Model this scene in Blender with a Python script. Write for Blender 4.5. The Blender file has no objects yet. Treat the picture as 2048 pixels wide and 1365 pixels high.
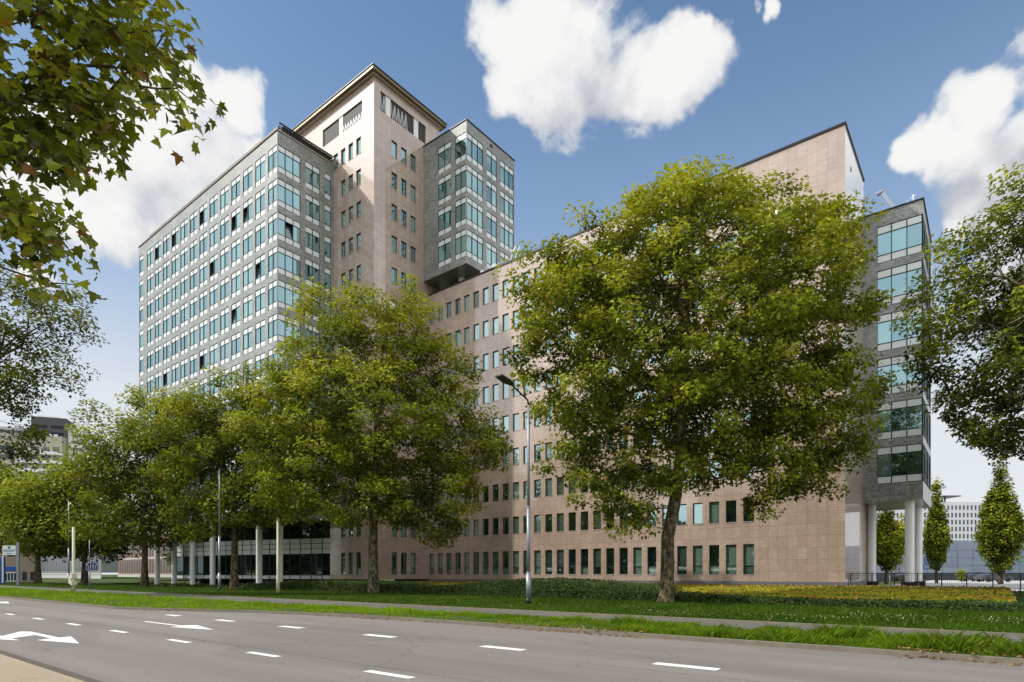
import bpy, math, random
import numpy as np
from mathutils import Vector, Matrix
rng = np.random.default_rng(7); random.seed(7)
R = math.radians
sc = bpy.context.scene
col = sc.collection
CA, SA = 0.783, 0.622            # view direction relative to the street grid
FPX, HOR, EYE = 1203.0, 1148.0, 1.6
YAW = math.atan2(SA, CA)

def cw(X, Y, z=0.0):             # right / forward of the viewpoint -> street grid
    return (CA*X - SA*Y, SA*X + CA*Y, z)
def uvt(u, v, t):                # viewing angle + distance -> world point
    return cw((u-1024)/FPX*t, t, EYE + (HOR-v)/FPX*t)

# ------------------------------------------------------------------ objects
def tag(o, label=None, cat=None, group=None, kind=None):
    if label: o['label'] = label
    if cat: o['category'] = cat
    if group: o['group'] = group
    if kind: o['kind'] = kind
    return o
def empty(name, loc=(0, 0, 0), rz=0.0):
    o = bpy.data.objects.new(name, None); o.empty_display_size = .3
    o.location = loc; o.rotation_euler = (0, 0, rz); col.objects.link(o); return o
def link(name, me, parent=None, loc=None, rz=None):
    o = bpy.data.objects.new(name, me); col.objects.link(o)
    if parent is not None: o.parent = parent
    if loc is not None: o.location = loc
    if rz is not None: o.rotation_euler = (0, 0, rz)
    return o
def copy_tree(o, parent=None):
    c = o.copy(); col.objects.link(c)
    if parent is not None: c.parent = parent
    for ch in [x for x in bpy.data.objects if x.parent == o]:
        copy_tree(ch, c)
    return c

def np_mesh(name, V, Fc, mats, cols=None, smooth=False, attrs=None):
    V = np.asarray(V, dtype=np.float32); Fc = np.asarray(Fc, dtype=np.int32)
    me = bpy.data.meshes.new(name)
    n, k = Fc.shape
    me.vertices.add(len(V)); me.vertices.foreach_set('co', V.ravel())
    me.loops.add(n*k); me.loops.foreach_set('vertex_index', Fc.ravel())
    me.polygons.add(n)
    me.polygons.foreach_set('loop_start', np.arange(0, n*k, k, dtype=np.int32))
    me.polygons.foreach_set('loop_total', np.full(n, k, dtype=np.int32))
    if smooth: me.polygons.foreach_set('use_smooth', np.ones(n, dtype=bool))
    me.update(calc_edges=True)
    for m in (mats if isinstance(mats, (list, tuple)) else [mats]): me.materials.append(m)
    if cols is not None:
        a = me.attributes.new('tint', 'FLOAT_COLOR', 'FACE')
        c4 = np.ones((n, 4), dtype=np.float32); c4[:, :3] = cols
        a.data.foreach_set('color', c4.ravel())
    return me

class MB:                        # collects quads / boxes / tubes with material slots
    def __init__(s): s.v = []; s.f = []; s.m = []; s.r = []; s.sm = []
    def poly(s, pts, m=0, r=0.0, sm=False):
        i = len(s.v); s.v += [tuple(p) for p in pts]
        s.f.append(tuple(range(i, i+len(pts)))); s.m.append(m); s.r.append(r); s.sm.append(sm)
    def box(s, x0, x1, y0, y1, z0, z1, m=0, r=0.0):
        i = len(s.v)
        s.v += [(x0,y0,z0),(x1,y0,z0),(x1,y1,z0),(x0,y1,z0),(x0,y0,z1),(x1,y0,z1),(x1,y1,z1),(x0,y1,z1)]
        for f in ((0,3,2,1),(4,5,6,7),(0,1,5,4),(1,2,6,5),(2,3,7,6),(3,0,4,7)):
            s.f.append(tuple(i+a for a in f)); s.m.append(m); s.r.append(r); s.sm.append(False)
    def bar(s, a, b, w, h=None, m=0):
        a = Vector(a); b = Vector(b); d = (b-a).normalized(); h = h or w
        u = d.cross(Vector((0, 0, 1)))
        if u.length < 1e-3: u = Vector((1, 0, 0))
        u.normalize(); n = u.cross(d)
        i = len(s.v)
        for p in (a, b):
            for q in ((-1,-1),(1,-1),(1,1),(-1,1)):
                s.v.append(tuple(p + u*(w/2*q[0]) + n*(h/2*q[1])))
        for f in ((0,1,2,3),(7,6,5,4),(0,4,5,1),(1,5,6,2),(2,6,7,3),(3,7,4,0)):
            s.f.append(tuple(i+a for a in f)); s.m.append(m); s.r.append(0.0); s.sm.append(False)
    def tube(s, pts, rad, n=8, m=0, caps=True):
        pts = [Vector(p) for p in pts]; base = len(s.v)
        ref = Vector((0.31, 0.95, 0.05))
        for k, p in enumerate(pts):
            d = (pts[min(k+1, len(pts)-1)] - pts[max(k-1, 0)]).normalized()
            u = d.cross(ref)
            if u.length < .05: u = d.cross(Vector((1, 0, 0)))
            u.normalize(); w = d.cross(u); r = rad[k] if isinstance(rad, (list, tuple)) else rad
            for j in range(n):
                a = 2*math.pi*j/n
                s.v.append(tuple(p + u*(r*math.cos(a)) + w*(r*math.sin(a))))
        for k in range(len(pts)-1):
            for j in range(n):
                a = base+k*n+j; b = base+k*n+(j+1) % n
                s.f.append((a, b, b+n, a+n)); s.m.append(m); s.r.append(0.0); s.sm.append(True)
        if caps:
            e = base+(len(pts)-1)*n
            s.f.append(tuple(base+j for j in range(n))[::-1]); s.m.append(m); s.r.append(0.0); s.sm.append(False)
            s.f.append(tuple(e+j for j in range(n))); s.m.append(m); s.r.append(0.0); s.sm.append(False)
    def add(s, o, M=None):
        i = len(s.v)
        s.v += [tuple(M @ Vector(p)) for p in o.v] if M is not None else list(o.v)
        s.f += [tuple(i+a for a in f) for f in o.f]; s.m += o.m; s.r += o.r; s.sm += o.sm
    def mesh(s, name, mats):
        me = bpy.data.meshes.new(name); me.from_pydata(s.v, [], s.f)
        for m in (mats if isinstance(mats, (list, tuple)) else [mats]): me.materials.append(m)
        me.polygons.foreach_set('material_index', s.m)
        me.polygons.foreach_set('use_smooth', s.sm)
        a = me.attributes.new('rnd', 'FLOAT', 'FACE'); a.data.foreach_set('value', s.r)
        me.update(); return me
    def build(s, name, mats, parent=None, loc=None, rz=None):
        return link(name, s.mesh(name, mats), parent, loc, rz)

# ---------------------------------------------------------------- materials
class NT:
    def __init__(s, name):
        s.m = bpy.data.materials.new(name); s.m.use_nodes = True; s.t = s.m.node_tree; s.t.nodes.clear()
        s.out = s.n('ShaderNodeOutputMaterial')
    def n(s, ty, **kw):
        nd = s.t.nodes.new(ty)
        for k, v in kw.items():
            if k.startswith('i_'): nd.inputs[k[2:].replace('_', ' ')].default_value = v
            else: setattr(nd, k, v)
        return nd
    def l(s, a, b): s.t.links.new(a, b)
    def math(s, op, a, b=None, clamp=False):
        nd = s.n('ShaderNodeMath', operation=op, use_clamp=clamp)
        for i, x in enumerate((a, b)):
            if x is None: continue
            if isinstance(x, (int, float)): nd.inputs[i].default_value = x
            else: s.l(x, nd.inputs[i])
        return nd.outputs[0]
    def mix(s, f, a, b, bt='MIX'):
        nd = s.n('ShaderNodeMix', data_type='RGBA', blend_type=bt)
        for sock, x in ((nd.inputs[0], f), (nd.inputs[6], a), (nd.inputs[7], b)):
            if isinstance(x, (int, float)): sock.default_value = x
            elif isinstance(x, tuple): sock.default_value = (*x, 1)
            else: s.l(x, sock)
        return nd.outputs[2]
    def noise(s, vec, scale, detail=4, rough=.55, dist=0.0):
        nd = s.n('ShaderNodeTexNoise', i_Scale=scale, i_Detail=detail, i_Roughness=rough, i_Distortion=dist)
        if vec is not None: s.l(vec, nd.inputs['Vector'])
        return nd.outputs['Fac']
    def ramp(s, f, stops):
        nd = s.n('ShaderNodeValToRGB'); e = nd.color_ramp.elements
        while len(e) < len(stops): e.new(.5)
        for q, (p, c) in zip(e, stops):
            q.position = p; q.color = (*c, 1) if isinstance(c, tuple) else (c, c, c, 1)
        s.l(f, nd.inputs[0]); return nd.outputs[0]
    def pos(s): return s.n('ShaderNodeNewGeometry').outputs['Position']
    def scalev(s, v, sx, sy, sz):
        nd = s.n('ShaderNodeMapping'); nd.inputs['Scale'].default_value = (sx, sy, sz); s.l(v, nd.inputs['Vector']); return nd.outputs[0]
    def bump(s, h, strength, dist=.02):
        nd = s.n('ShaderNodeBump', i_Strength=strength, i_Distance=dist); s.l(h, nd.inputs['Height']); return nd.outputs[0]
    def pbr(s, colr, rough=.6, spec=.5, metal=0.0, coat=0.0, coat_rough=.04, coat_ior=1.5, normal=None):
        p = s.n('ShaderNodeBsdfPrincipled')
        for nm, x in (('Base Color', colr), ('Roughness', rough), ('Metallic', metal), ('Specular IOR Level', spec),
                      ('Coat Weight', coat), ('Coat Roughness', coat_rough), ('Coat IOR', coat_ior)):
            if isinstance(x, (int, float)): p.inputs[nm].default_value = x
            elif isinstance(x, tuple): p.inputs[nm].default_value = (*x, 1)
            else: s.l(x, p.inputs[nm])
        if normal is not None: s.l(normal, p.inputs['Normal'])
        s.l(p.outputs[0], s.out.inputs[0]); return p

def simple(name, c, rough=.6, metal=0.0, spec=.5, var=.12, scale=6.0, coat=0.0):
    t = NT(name); f = t.noise(t.pos(), scale, 5)
    a = tuple(x*(1-var) for x in c); b = tuple(min(1, x*(1+var)) for x in c)
    t.pbr(t.mix(f, a, b), rough, spec, metal, coat); return t.m

def stone_mat(name, c1, c2, cm, bw, bh, vein, coat=.7, off=0.0, cior=1.62):
    t = NT(name); P = t.pos()
    sep = t.n('ShaderNodeSeparateXYZ'); t.l(P, sep.inputs[0])
    u = t.math('ADD', t.math('ADD', sep.outputs[0], sep.outputs[1]), off)
    cmb = t.n('ShaderNodeCombineXYZ'); t.l(u, cmb.inputs[0]); t.l(sep.outputs[2], cmb.inputs[1])
    br = t.n('ShaderNodeTexBrick'); br.offset = 0.0; br.squash = 1.0
    br.inputs['Scale'].default_value = 1.0; br.inputs['Mortar Size'].default_value = .009; br.inputs['Mortar Smooth'].default_value = .2
    br.inputs['Brick Width'].default_value = bw; br.inputs['Row Height'].default_value = bh
    br.inputs['Color1'].default_value = (0, 0, 0, 1); br.inputs['Color2'].default_value = (1, 1, 1, 1); br.inputs['Mortar'].default_value = (.5, .5, .5, 1)
    t.l(cmb.outputs[0], br.inputs['Vector'])
    fine = t.math('ADD', t.math('MULTIPLY', t.noise(P, 26, 6, .75), .5), t.math('MULTIPLY', t.noise(P, 6.5, 8, .8), .5)); big = t.noise(P, .16, 4, .6)
    if vein:   # veined, streaked schist: each panel turned differently
        shift = t.n('ShaderNodeVectorMath', operation='MULTIPLY_ADD')
        t.l(br.outputs['Color'], shift.inputs[0]); shift.inputs[1].default_value = (9, 9, 9); t.l(P, shift.inputs[2])
        w = t.noise(t.scalev(shift.outputs[0], 1.1, 1.1, 2.6), .85, 7, .66, 2.2)
        pat = t.ramp(w, [(.30, 0.0), (.47, .35), (.53, 1.0), (.58, .4), (.75, .15)])
        base = t.mix(pat, c1, c2)
        base = t.mix(t.math('MULTIPLY', br.outputs['Color'], .35), base, (c1[0]*.62, c1[1]*.66, c1[2]*.6))
    else:
        streak = t.noise(t.scalev(P, .7, .7, 4.5), 2.2, 6, .7)
        pat = t.math('ADD', t.math('MULTIPLY', fine, .62), t.math('MULTIPLY', streak, .42))
        base = t.mix(t.ramp(pat, [(.38, 0.0), (.62, 1.0)]), c1, c2)
        base = t.mix(t.math('MULTIPLY', br.outputs['Color'], .36), base, (c1[0]*.8, c1[1]*.74, c1[2]*.70))
    base = t.mix(t.math('MULTIPLY', t.math('SUBTRACT', fine, .42), 1.0, True), base, (c2[0]*1.15, c2[1]*1.13, c2[2]*1.1))
    base = t.mix(t.ramp(big, [(.40, 0.0), (.62, .28)]), base, (c1[0]*.72, c1[1]*.66, c1[2]*.62))
    run = t.noise(t.scalev(P, 2.6, 2.6, .22), 1.0, 5, .65)      # rain streaks
    base = t.mix(t.ramp(run, [(.54, 0.0), (.74, .3)]), base, (c1[0]*.55, c1[1]*.5, c1[2]*.45))
    base = t.mix(br.outputs['Fac'], base, cm)
    nrm = t.bump(t.math('SUBTRACT', t.math('MULTIPLY', fine, .15), br.outputs['Fac']), .25, .006)
    p = t.pbr(base, .5, .4, 0, coat, .05 if cior > 2 else .07, cior, nrm)
    return t.m

M = {}
M['pink'] = stone_mat('pink_granite', (.325, .22, .165), (.58, .455, .37), (.17, .11, .08), .6935, .895, False, off=.34, coat=1.0, cior=1.85)
M['grey'] = stone_mat('grey_green_schist', (.098, .104, .096), (.40, .41, .385), (.06, .06, .055), 1.02, .79, True, coat=.5)
M['polish'] = stone_mat('polished_pink_granite', (.40, .29, .235), (.58, .46, .38), (.2, .14, .11), .6935, .895, False, off=.34, coat=1.0, cior=5.0)
M['frame'] = simple('dark_teal_frame', (.018, .042, .045), .4, .3)
M['panel'] = simple('white_glass_panel', (.66, .70, .685), .3, 0, .5, .03, 2.0, .6)
M['sill'] = simple('stone_sill', (.40, .31, .25), .7)
M['white'] = simple('white_paint', (.78, .79, .77), .5, 0, .5, .04)
M['plinth'] = simple('grey_plinth', (.13, .125, .13), .6)
M['dark'] = simple('dark_recess', (.012, .012, .013), .8)
M['black'] = simple('black_steel', (.015, .015, .017), .45, .4)
M['soffit'] = simple('soffit_panel', (.20, .19, .17), .4, .2, .5, .15, 1.5, .4)
M['bronze'] = simple('bronze_cornice', (.17, .13, .065), .45, .4, .5, .35, 1.3)
M['louvre'] = simple('louvre', (.075, .065, .058), .6)
M['roof'] = simple('roof_gravel', (.3, .29, .27), .9)
M['pole'] = simple('galvanised_pole', (.30, .32, .37), .45, .4, .5, .15)
M['cream'] = simple('cream_pole', (.55, .54, .38), .6)
M['signblue'] = simple('sign_blue', (.015, .035, .17), .4)
M['signwhite'] = simple('sign_white', (.75, .77, .78), .4, 0, .5, .02)
M['green'] = simple('logo_green', (.02, .40, .16), .5)
M['teal'] = simple('logo_teal', (.01, .16, .22), .5)
M['concrete'] = simple('concrete_paving', (.46, .45, .43), .8, 0, .3, .12, 1.2)

def glass_mat(name, base_a, base_b, tint, refl=.55):
    t = NT(name)
    at = t.n('ShaderNodeAttribute', attribute_name='rnd'); oi = t.n('ShaderNodeObjectInfo')
    r = t.math('FRACT', t.math('ADD', at.outputs['Fac'], oi.outputs['Random']))
    P = t.pos()
    curtain = t.noise(t.scalev(P, 7, 7, .05), 1.0, 2, .5)
    lit = t.ramp(r, [(.38, 0.0), (.44, .30), (.66, .50), (.72, .95)])
    inner = t.mix(lit, base_a, t.mix(t.math('MULTIPLY', curtain, .5), base_b, (base_b[0]*.4, base_b[1]*.4, base_b[2]*.4)))
    nz = t.noise(P, .9, 2, .5)
    cmb = t.n('ShaderNodeCombineXYZ')
    r2 = t.math('FRACT', t.math('MULTIPLY', r, 17.3)); r3 = t.math('FRACT', t.math('MULTIPLY', r, 41.7))
    t.l(t.math('MULTIPLY', t.math('SUBTRACT', r2, .5), .03), cmb.inputs[0]); t.l(t.math('MULTIPLY', t.math('SUBTRACT', r2, .5), .03), cmb.inputs[1])
    t.l(t.math('MULTIPLY', t.math('SUBTRACT', r3, .5), .05), cmb.inputs[2])
    geo = t.n('ShaderNodeNewGeometry'); va = t.n('ShaderNodeVectorMath', operation='ADD'); t.l(t.bump(nz, .05, .05), va.inputs[0]); t.l(cmb.outputs[0], va.inputs[1])
    vn = t.n('ShaderNodeVectorMath', operation='NORMALIZE'); t.l(va.outputs[0], vn.inputs[0])
    df = t.n('ShaderNodeBsdfDiffuse'); t.l(inner, df.inputs[0])
    gl = t.n('ShaderNodeBsdfGlossy'); gl.inputs['Color'].default_value = (*tint, 1); gl.inputs['Roughness'].default_value = .02; t.l(vn.outputs[0], gl.inputs['Normal'])
    fr = t.n('ShaderNodeFresnel'); fr.inputs[0].default_value = 1.5
    fac = t.math('ADD', t.math('MULTIPLY', fr.outputs[0], 1-refl), refl, True)
    mx = t.n('ShaderNodeMixShader'); t.l(fac, mx.inputs[0]); t.l(df.outputs[0], mx.inputs[1]); t.l(gl.outputs[0], mx.inputs[2])
    t.l(mx.outputs[0], t.out.inputs[0]); return t.m
M['glass'] = glass_mat('office_glass', (.006, .016, .014), (.22, .33, .27), (.58, .80, .82), .46)
M['glassdark'] = glass_mat('lobby_glass', (.004, .007, .007), (.02, .03, .028), (.55, .7, .7), .10)

M['bayglass'] = glass_mat('bay_glass', (.006, .018, .018), (.20, .30, .26), (.43, .66, .70), .48)
def leaf_mat(name, trans=.45, gloss=.3):
    t = NT(name); at = t.n('ShaderNodeAttribute', attribute_name='tint')
    df = t.n('ShaderNodeBsdfDiffuse'); tr = t.n('ShaderNodeBsdfTranslucent'); gl = t.n('ShaderNodeBsdfGlossy')
    gl.inputs['Roughness'].default_value = .38; gl.inputs['Color'].default_value = (.8, .9, .9, 1)
    t.l(at.outputs['Color'], df.inputs[0])
    t.l(t.mix(1.0, at.outputs['Color'], (1.25, 1.15, .5), 'MULTIPLY'), tr.inputs[0])
    m1 = t.n('ShaderNodeMixShader'); m1.inputs[0].default_value = trans; t.l(df.outputs[0], m1.inputs[1]); t.l(tr.outputs[0], m1.inputs[2])
    fr = t.n('ShaderNodeFresnel'); fr.inputs[0].default_value = 1.38
    m2 = t.n('ShaderNodeMixShader'); t.l(t.math('MULTIPLY', fr.outputs[0], gloss), m2.inputs[0]); t.l(m1.outputs[0], m2.inputs[1]); t.l(gl.outputs[0], m2.inputs[2])
    t.l(m2.outputs[0], t.out.inputs[0]); return t.m
M['leaf'] = leaf_mat('plane_leaf', .30, .16)
M['grass'] = leaf_mat('grass_blade', .35, 0.0)

def bark_mat():
    t = NT('plane_bark'); P = t.pos()
    a = t.noise(t.scalev(P, 3.6, 3.6, 2.0), 1.5, 4, .6, .6); b = t.noise(P, 22, 6, .7)
    c = t.ramp(a, [(.38, (.03, .022, .015)), (.46, (.075, .056, .032)), (.54, (.15, .12, .062)), (.62, (.27, .225, .13))])
    c = t.mix(t.math('MULTIPLY', b, .5), c, (.05, .04, .03))
    t.pbr(c, .85, .2, normal=t.bump(t.math('ADD', a, t.math('MULTIPLY', b, .5)), .8, .04)); return t.m
M['bark'] = bark_mat()

# ---------------------------------------------------------------- world, sun
SUN_C = (-1.0, 0.02)           # sun is left of the viewer, slightly behind
sx, sy, _ = cw(*SUN_C); sl = math.hypot(sx, sy); sx /= sl; sy /= sl
SUN_EL = R(43)
SUN = Vector((sx*math.cos(SUN_EL), sy*math.cos(SUN_EL), math.sin(SUN_EL)))

def make_world():
    w = bpy.data.worlds.new('World'); sc.world = w; w.use_nodes = True
    nt = w.node_tree; nt.nodes.clear()
    t = NT.__new__(NT); t.t = nt; t.m = w
    out = t.n('ShaderNodeOutputWorld'); bg = t.n('ShaderNodeBackground')
    sky = t.n('ShaderNodeTexSky'); sky.sky_type = 'NISHITA'; sky.sun_disc = False
    sky.sun_elevation = SUN_EL; sky.sun_rotation = math.atan2(sx, sy)
    sky.air_density = 1.0; sky.dust_density = 1.2; sky.ozone_density = 2.0
    tc = t.n('ShaderNodeTexCoord').outputs['Generated']
    def D(u, v):
        d = Vector(uvt(u, v, 1.0)) - Vector((0, 0, EYE)); return d.normalized()
    blobs = []
    for u, v, r in ((1010, 60, 70), (1080, 40, 85), (1150, 90, 105), (1120, 180, 85), (1060, 150, 85), (1230, 150, 95), (1320, 150, 85), (1390, 130, 60), (1390, 60, 30), (1010, 190, 50), (1180, 20, 60),
                    (390, 170, 60), (460, 180, 62), (300, 170, 50), (350, 260, 110), (250, 330, 130), (330, 470, 75), (120, 400, 95), (210, 440, 85), (250, 240, 80), (430, 320, 85), (300, 360, 110), (380, 430, 90), (220, 350, 80), (150, 330, 70), (90, 300, 90), (520, 330, 40), (290, 440, 60), (40, 380, 60), (480, 240, 50),
                    (1960, 230, 65), (1990, 190, 45), (1880, 290, 60), (1830, 310, 42), (1930, 320, 85), (2020, 330, 95), (2030, 420, 100), (1960, 400, 65), (2070, 270, 70), (2120, 360, 110), (2030, 490, 75), (1930, 450, 40),
                    (1530, 20, 20), (1500, 20, 16), (70, 560, 40)):
        d = D(u, v); e = D(u+r, v); blobs.append((d, (e-d).length))
    # unseen white cloud bank added right of the view, to brighten wall and glass reflections
    for X, Y, z, r in ((1, .25, .35, .30), (1, .75, .45, .20), (1, .62, .22, .14), (1, .70, .75, .16)):
        p = Vector(cw(X, Y, z)).normalized(); blobs.append((p, r))
    g = bpy.data.node_groups.new('cloud_field', 'ShaderNodeTree')
    g.interface.new_socket('Vector', in_out='INPUT', socket_type='NodeSocketVector')
    g.interface.new_socket('Value', in_out='OUTPUT', socket_type='NodeSocketFloat')
    q = NT.__new__(NT); q.t = g; q.m = None
    gi = q.n('NodeGroupInput').outputs[0]; go = q.n('NodeGroupOutput')
    wn = q.n('ShaderNodeTexNoise', i_Scale=5.0, i_Detail=5, i_Roughness=.6); q.l(gi, wn.inputs['Vector'])
    wv = q.n('ShaderNodeVectorMath', operation='SUBTRACT'); q.l(wn.outputs['Color'], wv.inputs[0]); wv.inputs[1].default_value = (.5, .5, .5)
    wm = q.n('ShaderNodeVectorMath', operation='MULTIPLY_ADD'); q.l(wv.outputs[0], wm.inputs[0]); wm.inputs[1].default_value = (.085, .085, .085); q.l(gi, wm.inputs[2])
    acc = None
    for d, r in blobs:
        ds = q.n('ShaderNodeVectorMath', operation='DISTANCE'); q.l(wm.outputs[0], ds.inputs[0]); ds.inputs[1].default_value = d
        v = q.math('SUBTRACT', 1.0, q.math('DIVIDE', ds.outputs['Value'], r*1.22))
        if acc is None: acc = v
        else:
            sm = q.n('ShaderNodeMath', operation='SMOOTH_MAX'); q.l(acc, sm.inputs[0]); q.l(v, sm.inputs[1]); sm.inputs[2].default_value = .25; acc = sm.outputs[0]
    n1 = q.noise(gi, 8.0, 12, .64, .35)
    n2 = q.noise(gi, 30.0, 6, .55, .1)
    def puff(scale):
        vo = q.n('ShaderNodeTexVoronoi', feature='SMOOTH_F1'); vo.inputs['Scale'].default_value = scale; vo.inputs['Smoothness'].default_value = .6
        q.l(wm.outputs[0], vo.inputs['Vector']); return vo.outputs['Distance']
    v = q.math('ADD', acc, q.math('MULTIPLY', q.math('SUBTRACT', n1, .5), 1.45))
    v = q.math('ADD', v, q.math('MULTIPLY', q.math('SUBTRACT', n2, .5), .60))
    v = q.math('SUBTRACT', v, q.math('MULTIPLY', q.math('SUBTRACT', puff(11.0), .45), .55))
    v = q.math('SUBTRACT', v, q.math('MULTIPLY', q.math('SUBTRACT', puff(27.0), .45), .28))
    q.l(v, go.inputs[0])
    def field(vec):
        nd = nt.nodes.new('ShaderNodeGroup'); nd.node_tree = g; t.l(vec, nd.inputs[0]); return nd.outputs[0]
    f0 = field(tc)
    off = t.n('ShaderNodeVectorMath', operation='ADD'); t.l(tc, off.inputs[0])
    lit = Vector(cw(-.55, 0, .83)).normalized()*.07; off.inputs[1].default_value = lit
    f1 = field(off.outputs[0])
    alpha = t.ramp(f0, [(.0, 0.0), (.08, .16), (.18, .58), (.30, .90), (.48, 1.0)])
    shade = t.math('SUBTRACT', f0, f1)                       # thinner towards the light = bright side
    shade = t.math('ADD', t.math('MULTIPLY', shade, .95), .43)
    shade = t.math('SUBTRACT', shade, t.math('MULTIPLY', t.math('SUBTRACT', f0, .45, True), .38))
    shade = t.math('ADD', shade, t.math('MULTIPLY', t.math('SUBTRACT', t.noise(tc, 8.5, 9, .62, .4), .5), .75))
    ccol = t.ramp(shade, [(.02, (.55, .565, .61)), (.34, (.69, .70, .735)), (.62, (.82, .825, .84)), (.95, (.93, .925, .91))])
    sep = t.n('ShaderNodeSeparateXYZ'); t.l(tc, sep.inputs[0])
    # sky colour, hazier to the horizon
    skyc = t.mix(1.0, sky.outputs[0], (.93, 1.10, 1.17), 'MULTIPLY')
    K = .12
    up = 1.0/K
    cc = t.mix(1.0, ccol, (up, up, up), 'MULTIPLY')
    haze = t.ramp(sep.outputs[2], [(0.0, .98), (.22, .92), (.45, .74), (.62, .38), (.8, 0.05)])
    hz_n = t.noise(t.scalev(tc, 1, 1, 3.5), 2.2, 6, .6)
    haze = t.math('MULTIPLY', haze, t.math('ADD', .80, t.math('MULTIPLY', hz_n, .35)), True)
    hzc = t.ramp(sep.outputs[2], [(0.0, (.84, .855, .875)), (.24, (.79, .82, .86)), (.44, (.36, .51, .73)), (.7, (.20, .34, .60))])
    hz = t.mix(1.0, hzc, (up, up, up), 'MULTIPLY')
    base = t.mix(haze, skyc, hz)
    # broad bright cloud cover added in the unseen sky behind the viewer, as fill light
    bd = Vector(cw(.25, -.95, .55)).normalized()
    dt = t.n('ShaderNodeVectorMath', operation='DOT_PRODUCT'); t.l(tc, dt.inputs[0]); dt.inputs[1].default_value = bd
    cover = t.ramp(t.math('ADD', dt.outputs['Value'], t.math('MULTIPLY', t.math('SUBTRACT', t.noise(tc, 3.2, 7, .6), .5), .9)), [(.16, 0.0), (.42, .85), (.8, 1.0)])
    above = t.ramp(sep.outputs[2], [(.03, 0.0), (.12, 1.0)])
    dl = t.n('ShaderNodeVectorMath', operation='DOT_PRODUCT'); t.l(tc, dl.inputs[0]); dl.inputs[1].default_value = Vector(cw(-1, -.25, .38)).normalized()
    cl = t.ramp(t.math('ADD', dl.outputs['Value'], t.math('MULTIPLY', t.math('SUBTRACT', t.noise(tc, 3.2, 7, .6), .5), .25)), [(.78, 0.0), (.88, .85), (1.0, .95)])  # more unseen cloud added at the left, to whiten the slab's glass reflections
    cover = t.math('MAXIMUM', cover, cl)
    cover = t.math('MULTIPLY', cover, above)
    cvn = t.noise(tc, 6.0, 6, .55)
    bcol = t.ramp(cvn, [(.3, (.80, .86, .95)), (.6, (1.0, 1.0, 1.0))])
    bcol = t.mix(1.0, bcol, (up*1.55, up*1.55, up*1.55), 'MULTIPLY')
    fin = t.mix(cover, t.mix(alpha, base, cc), bcol)
    t.l(fin, bg.inputs[0]); bg.inputs[1].default_value = K
    t.l(bg.outputs[0], out.inputs[0])
make_world()
sun = bpy.data.lights.new('sun', 'SUN'); sun.energy = 4.0; sun.angle = R(.8); sun.color = (1.0, .955, .89)
so = bpy.data.objects.new('sun', sun); col.objects.link(so)
so.rotation_euler = (-SUN).to_track_quat('-Z', 'Y').to_euler(); so.location = (0, 0, 80)

# ------------------------------------------------------------- the building
bld = empty('office_building', (-30, 49, 0))
BO = Vector(bld.location)
tag(bld, 'large office block of pink granite and grey stone with a central tower and glass bays', 'building')
def part(mb, name, mats, parent=bld): 
    o = mb.build(name, mats); o.parent = parent; 
    o.location = -BO if parent is bld else (0, 0, 0)
    return o

def facade(mb, kind, fixed, a0, a1, z0, z1, ops, depth=.2, m=0, mr=None):
    """wall face with real openings; kind 'y': plane y=fixed facing -y, a = x; kind 'x': plane x=fixed facing +x, a = y"""
    mr = m if mr is None else mr
    A = sorted({a0, a1} | {round(o[0], 4) for o in ops} | {round(o[1], 4) for o in ops})
    Z = sorted({z0, z1} | {round(o[2], 4) for o in ops} | {round(o[3], 4) for o in ops})
    if kind == 'y': P = lambda a, z, d=0: (a, fixed+d, z)
    else: P = lambda a, z, d=0: (fixed-d, a, z)
    opset = [tuple(round(q, 4) for q in o) for o in ops]
    for j in range(len(Z)-1):
        zc = (Z[j]+Z[j+1])/2; run = None
        row = [o for o in opset if o[2] < zc < o[3]]
        for i in range(len(A)-1):
            ac = (A[i]+A[i+1])/2
            if any(o[0] < ac < o[1] for o in row):
                continue
            mb.poly([P(A[i], Z[j]), P(A[i+1], Z[j]), P(A[i+1], Z[j+1]), P(A[i], Z[j+1])], m)
    for (b0, b1, c0, c1) in opset:
        mb.poly([P(b0, c0), P(b0, c0, depth), P(b0, c1, depth), P(b0, c1)], mr)
        mb.poly([P(b1, c0, depth), P(b1, c0), P(b1, c1), P(b1, c1, depth)], mr)
        mb.poly([P(b0, c1, depth), P(b1, c1, depth), P(b1, c1), P(b0, c1)], mr)
        mb.poly([P(b0, c0), P(b1, c0), P(b1, c0, depth), P(b0, c0, depth)], mr)

WIN = []      # (family, kind, fixed, a0, z0, w, h, variant)
def win(fam, kind, fixed, a0, z0, w, h, var=0): WIN.append((fam, kind, fixed, a0, z0, w, h, var))

ST = 3.58
# --- long pink wing
mw = MB(); ops = []
for k in range(27):
    b1 = -14.63 - 1.387*k; b0 = b1 - .85
    for r in range(9):
        zt = 3.97 + ST*r; zb = 1.55 if r == 0 else zt-1.78
        ops.append((b0, b1, zb, zt)); win('punched', 'y', 49.27, b0, zb, .85, round(zt-zb, 3))
facade(mw, 'y', 49.27, -51.6, -8.23, 1.0, 34.25, ops, .2)
mw.poly([(-8.23, 49.27, 1.0), (-8.23, 57.4, 1.0), (-8.23, 57.4, 31.2), (-8.23, 49.27, 27.4)], 2)
mw.poly([(-8.23, 49.27, 27.4), (-8.23, 57.4, 31.2), (-8.23, 57.4, 34.25), (-8.23, 49.27, 34.25)], 3)  # sky reflection on the polished end wall, painted as a white area
mw.poly([(-51.6, 57.4, 1.0), (-8.23, 57.4, 1.0), (-8.23, 57.4, 34.25), (-51.6, 57.4, 34.25)][::-1])
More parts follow.
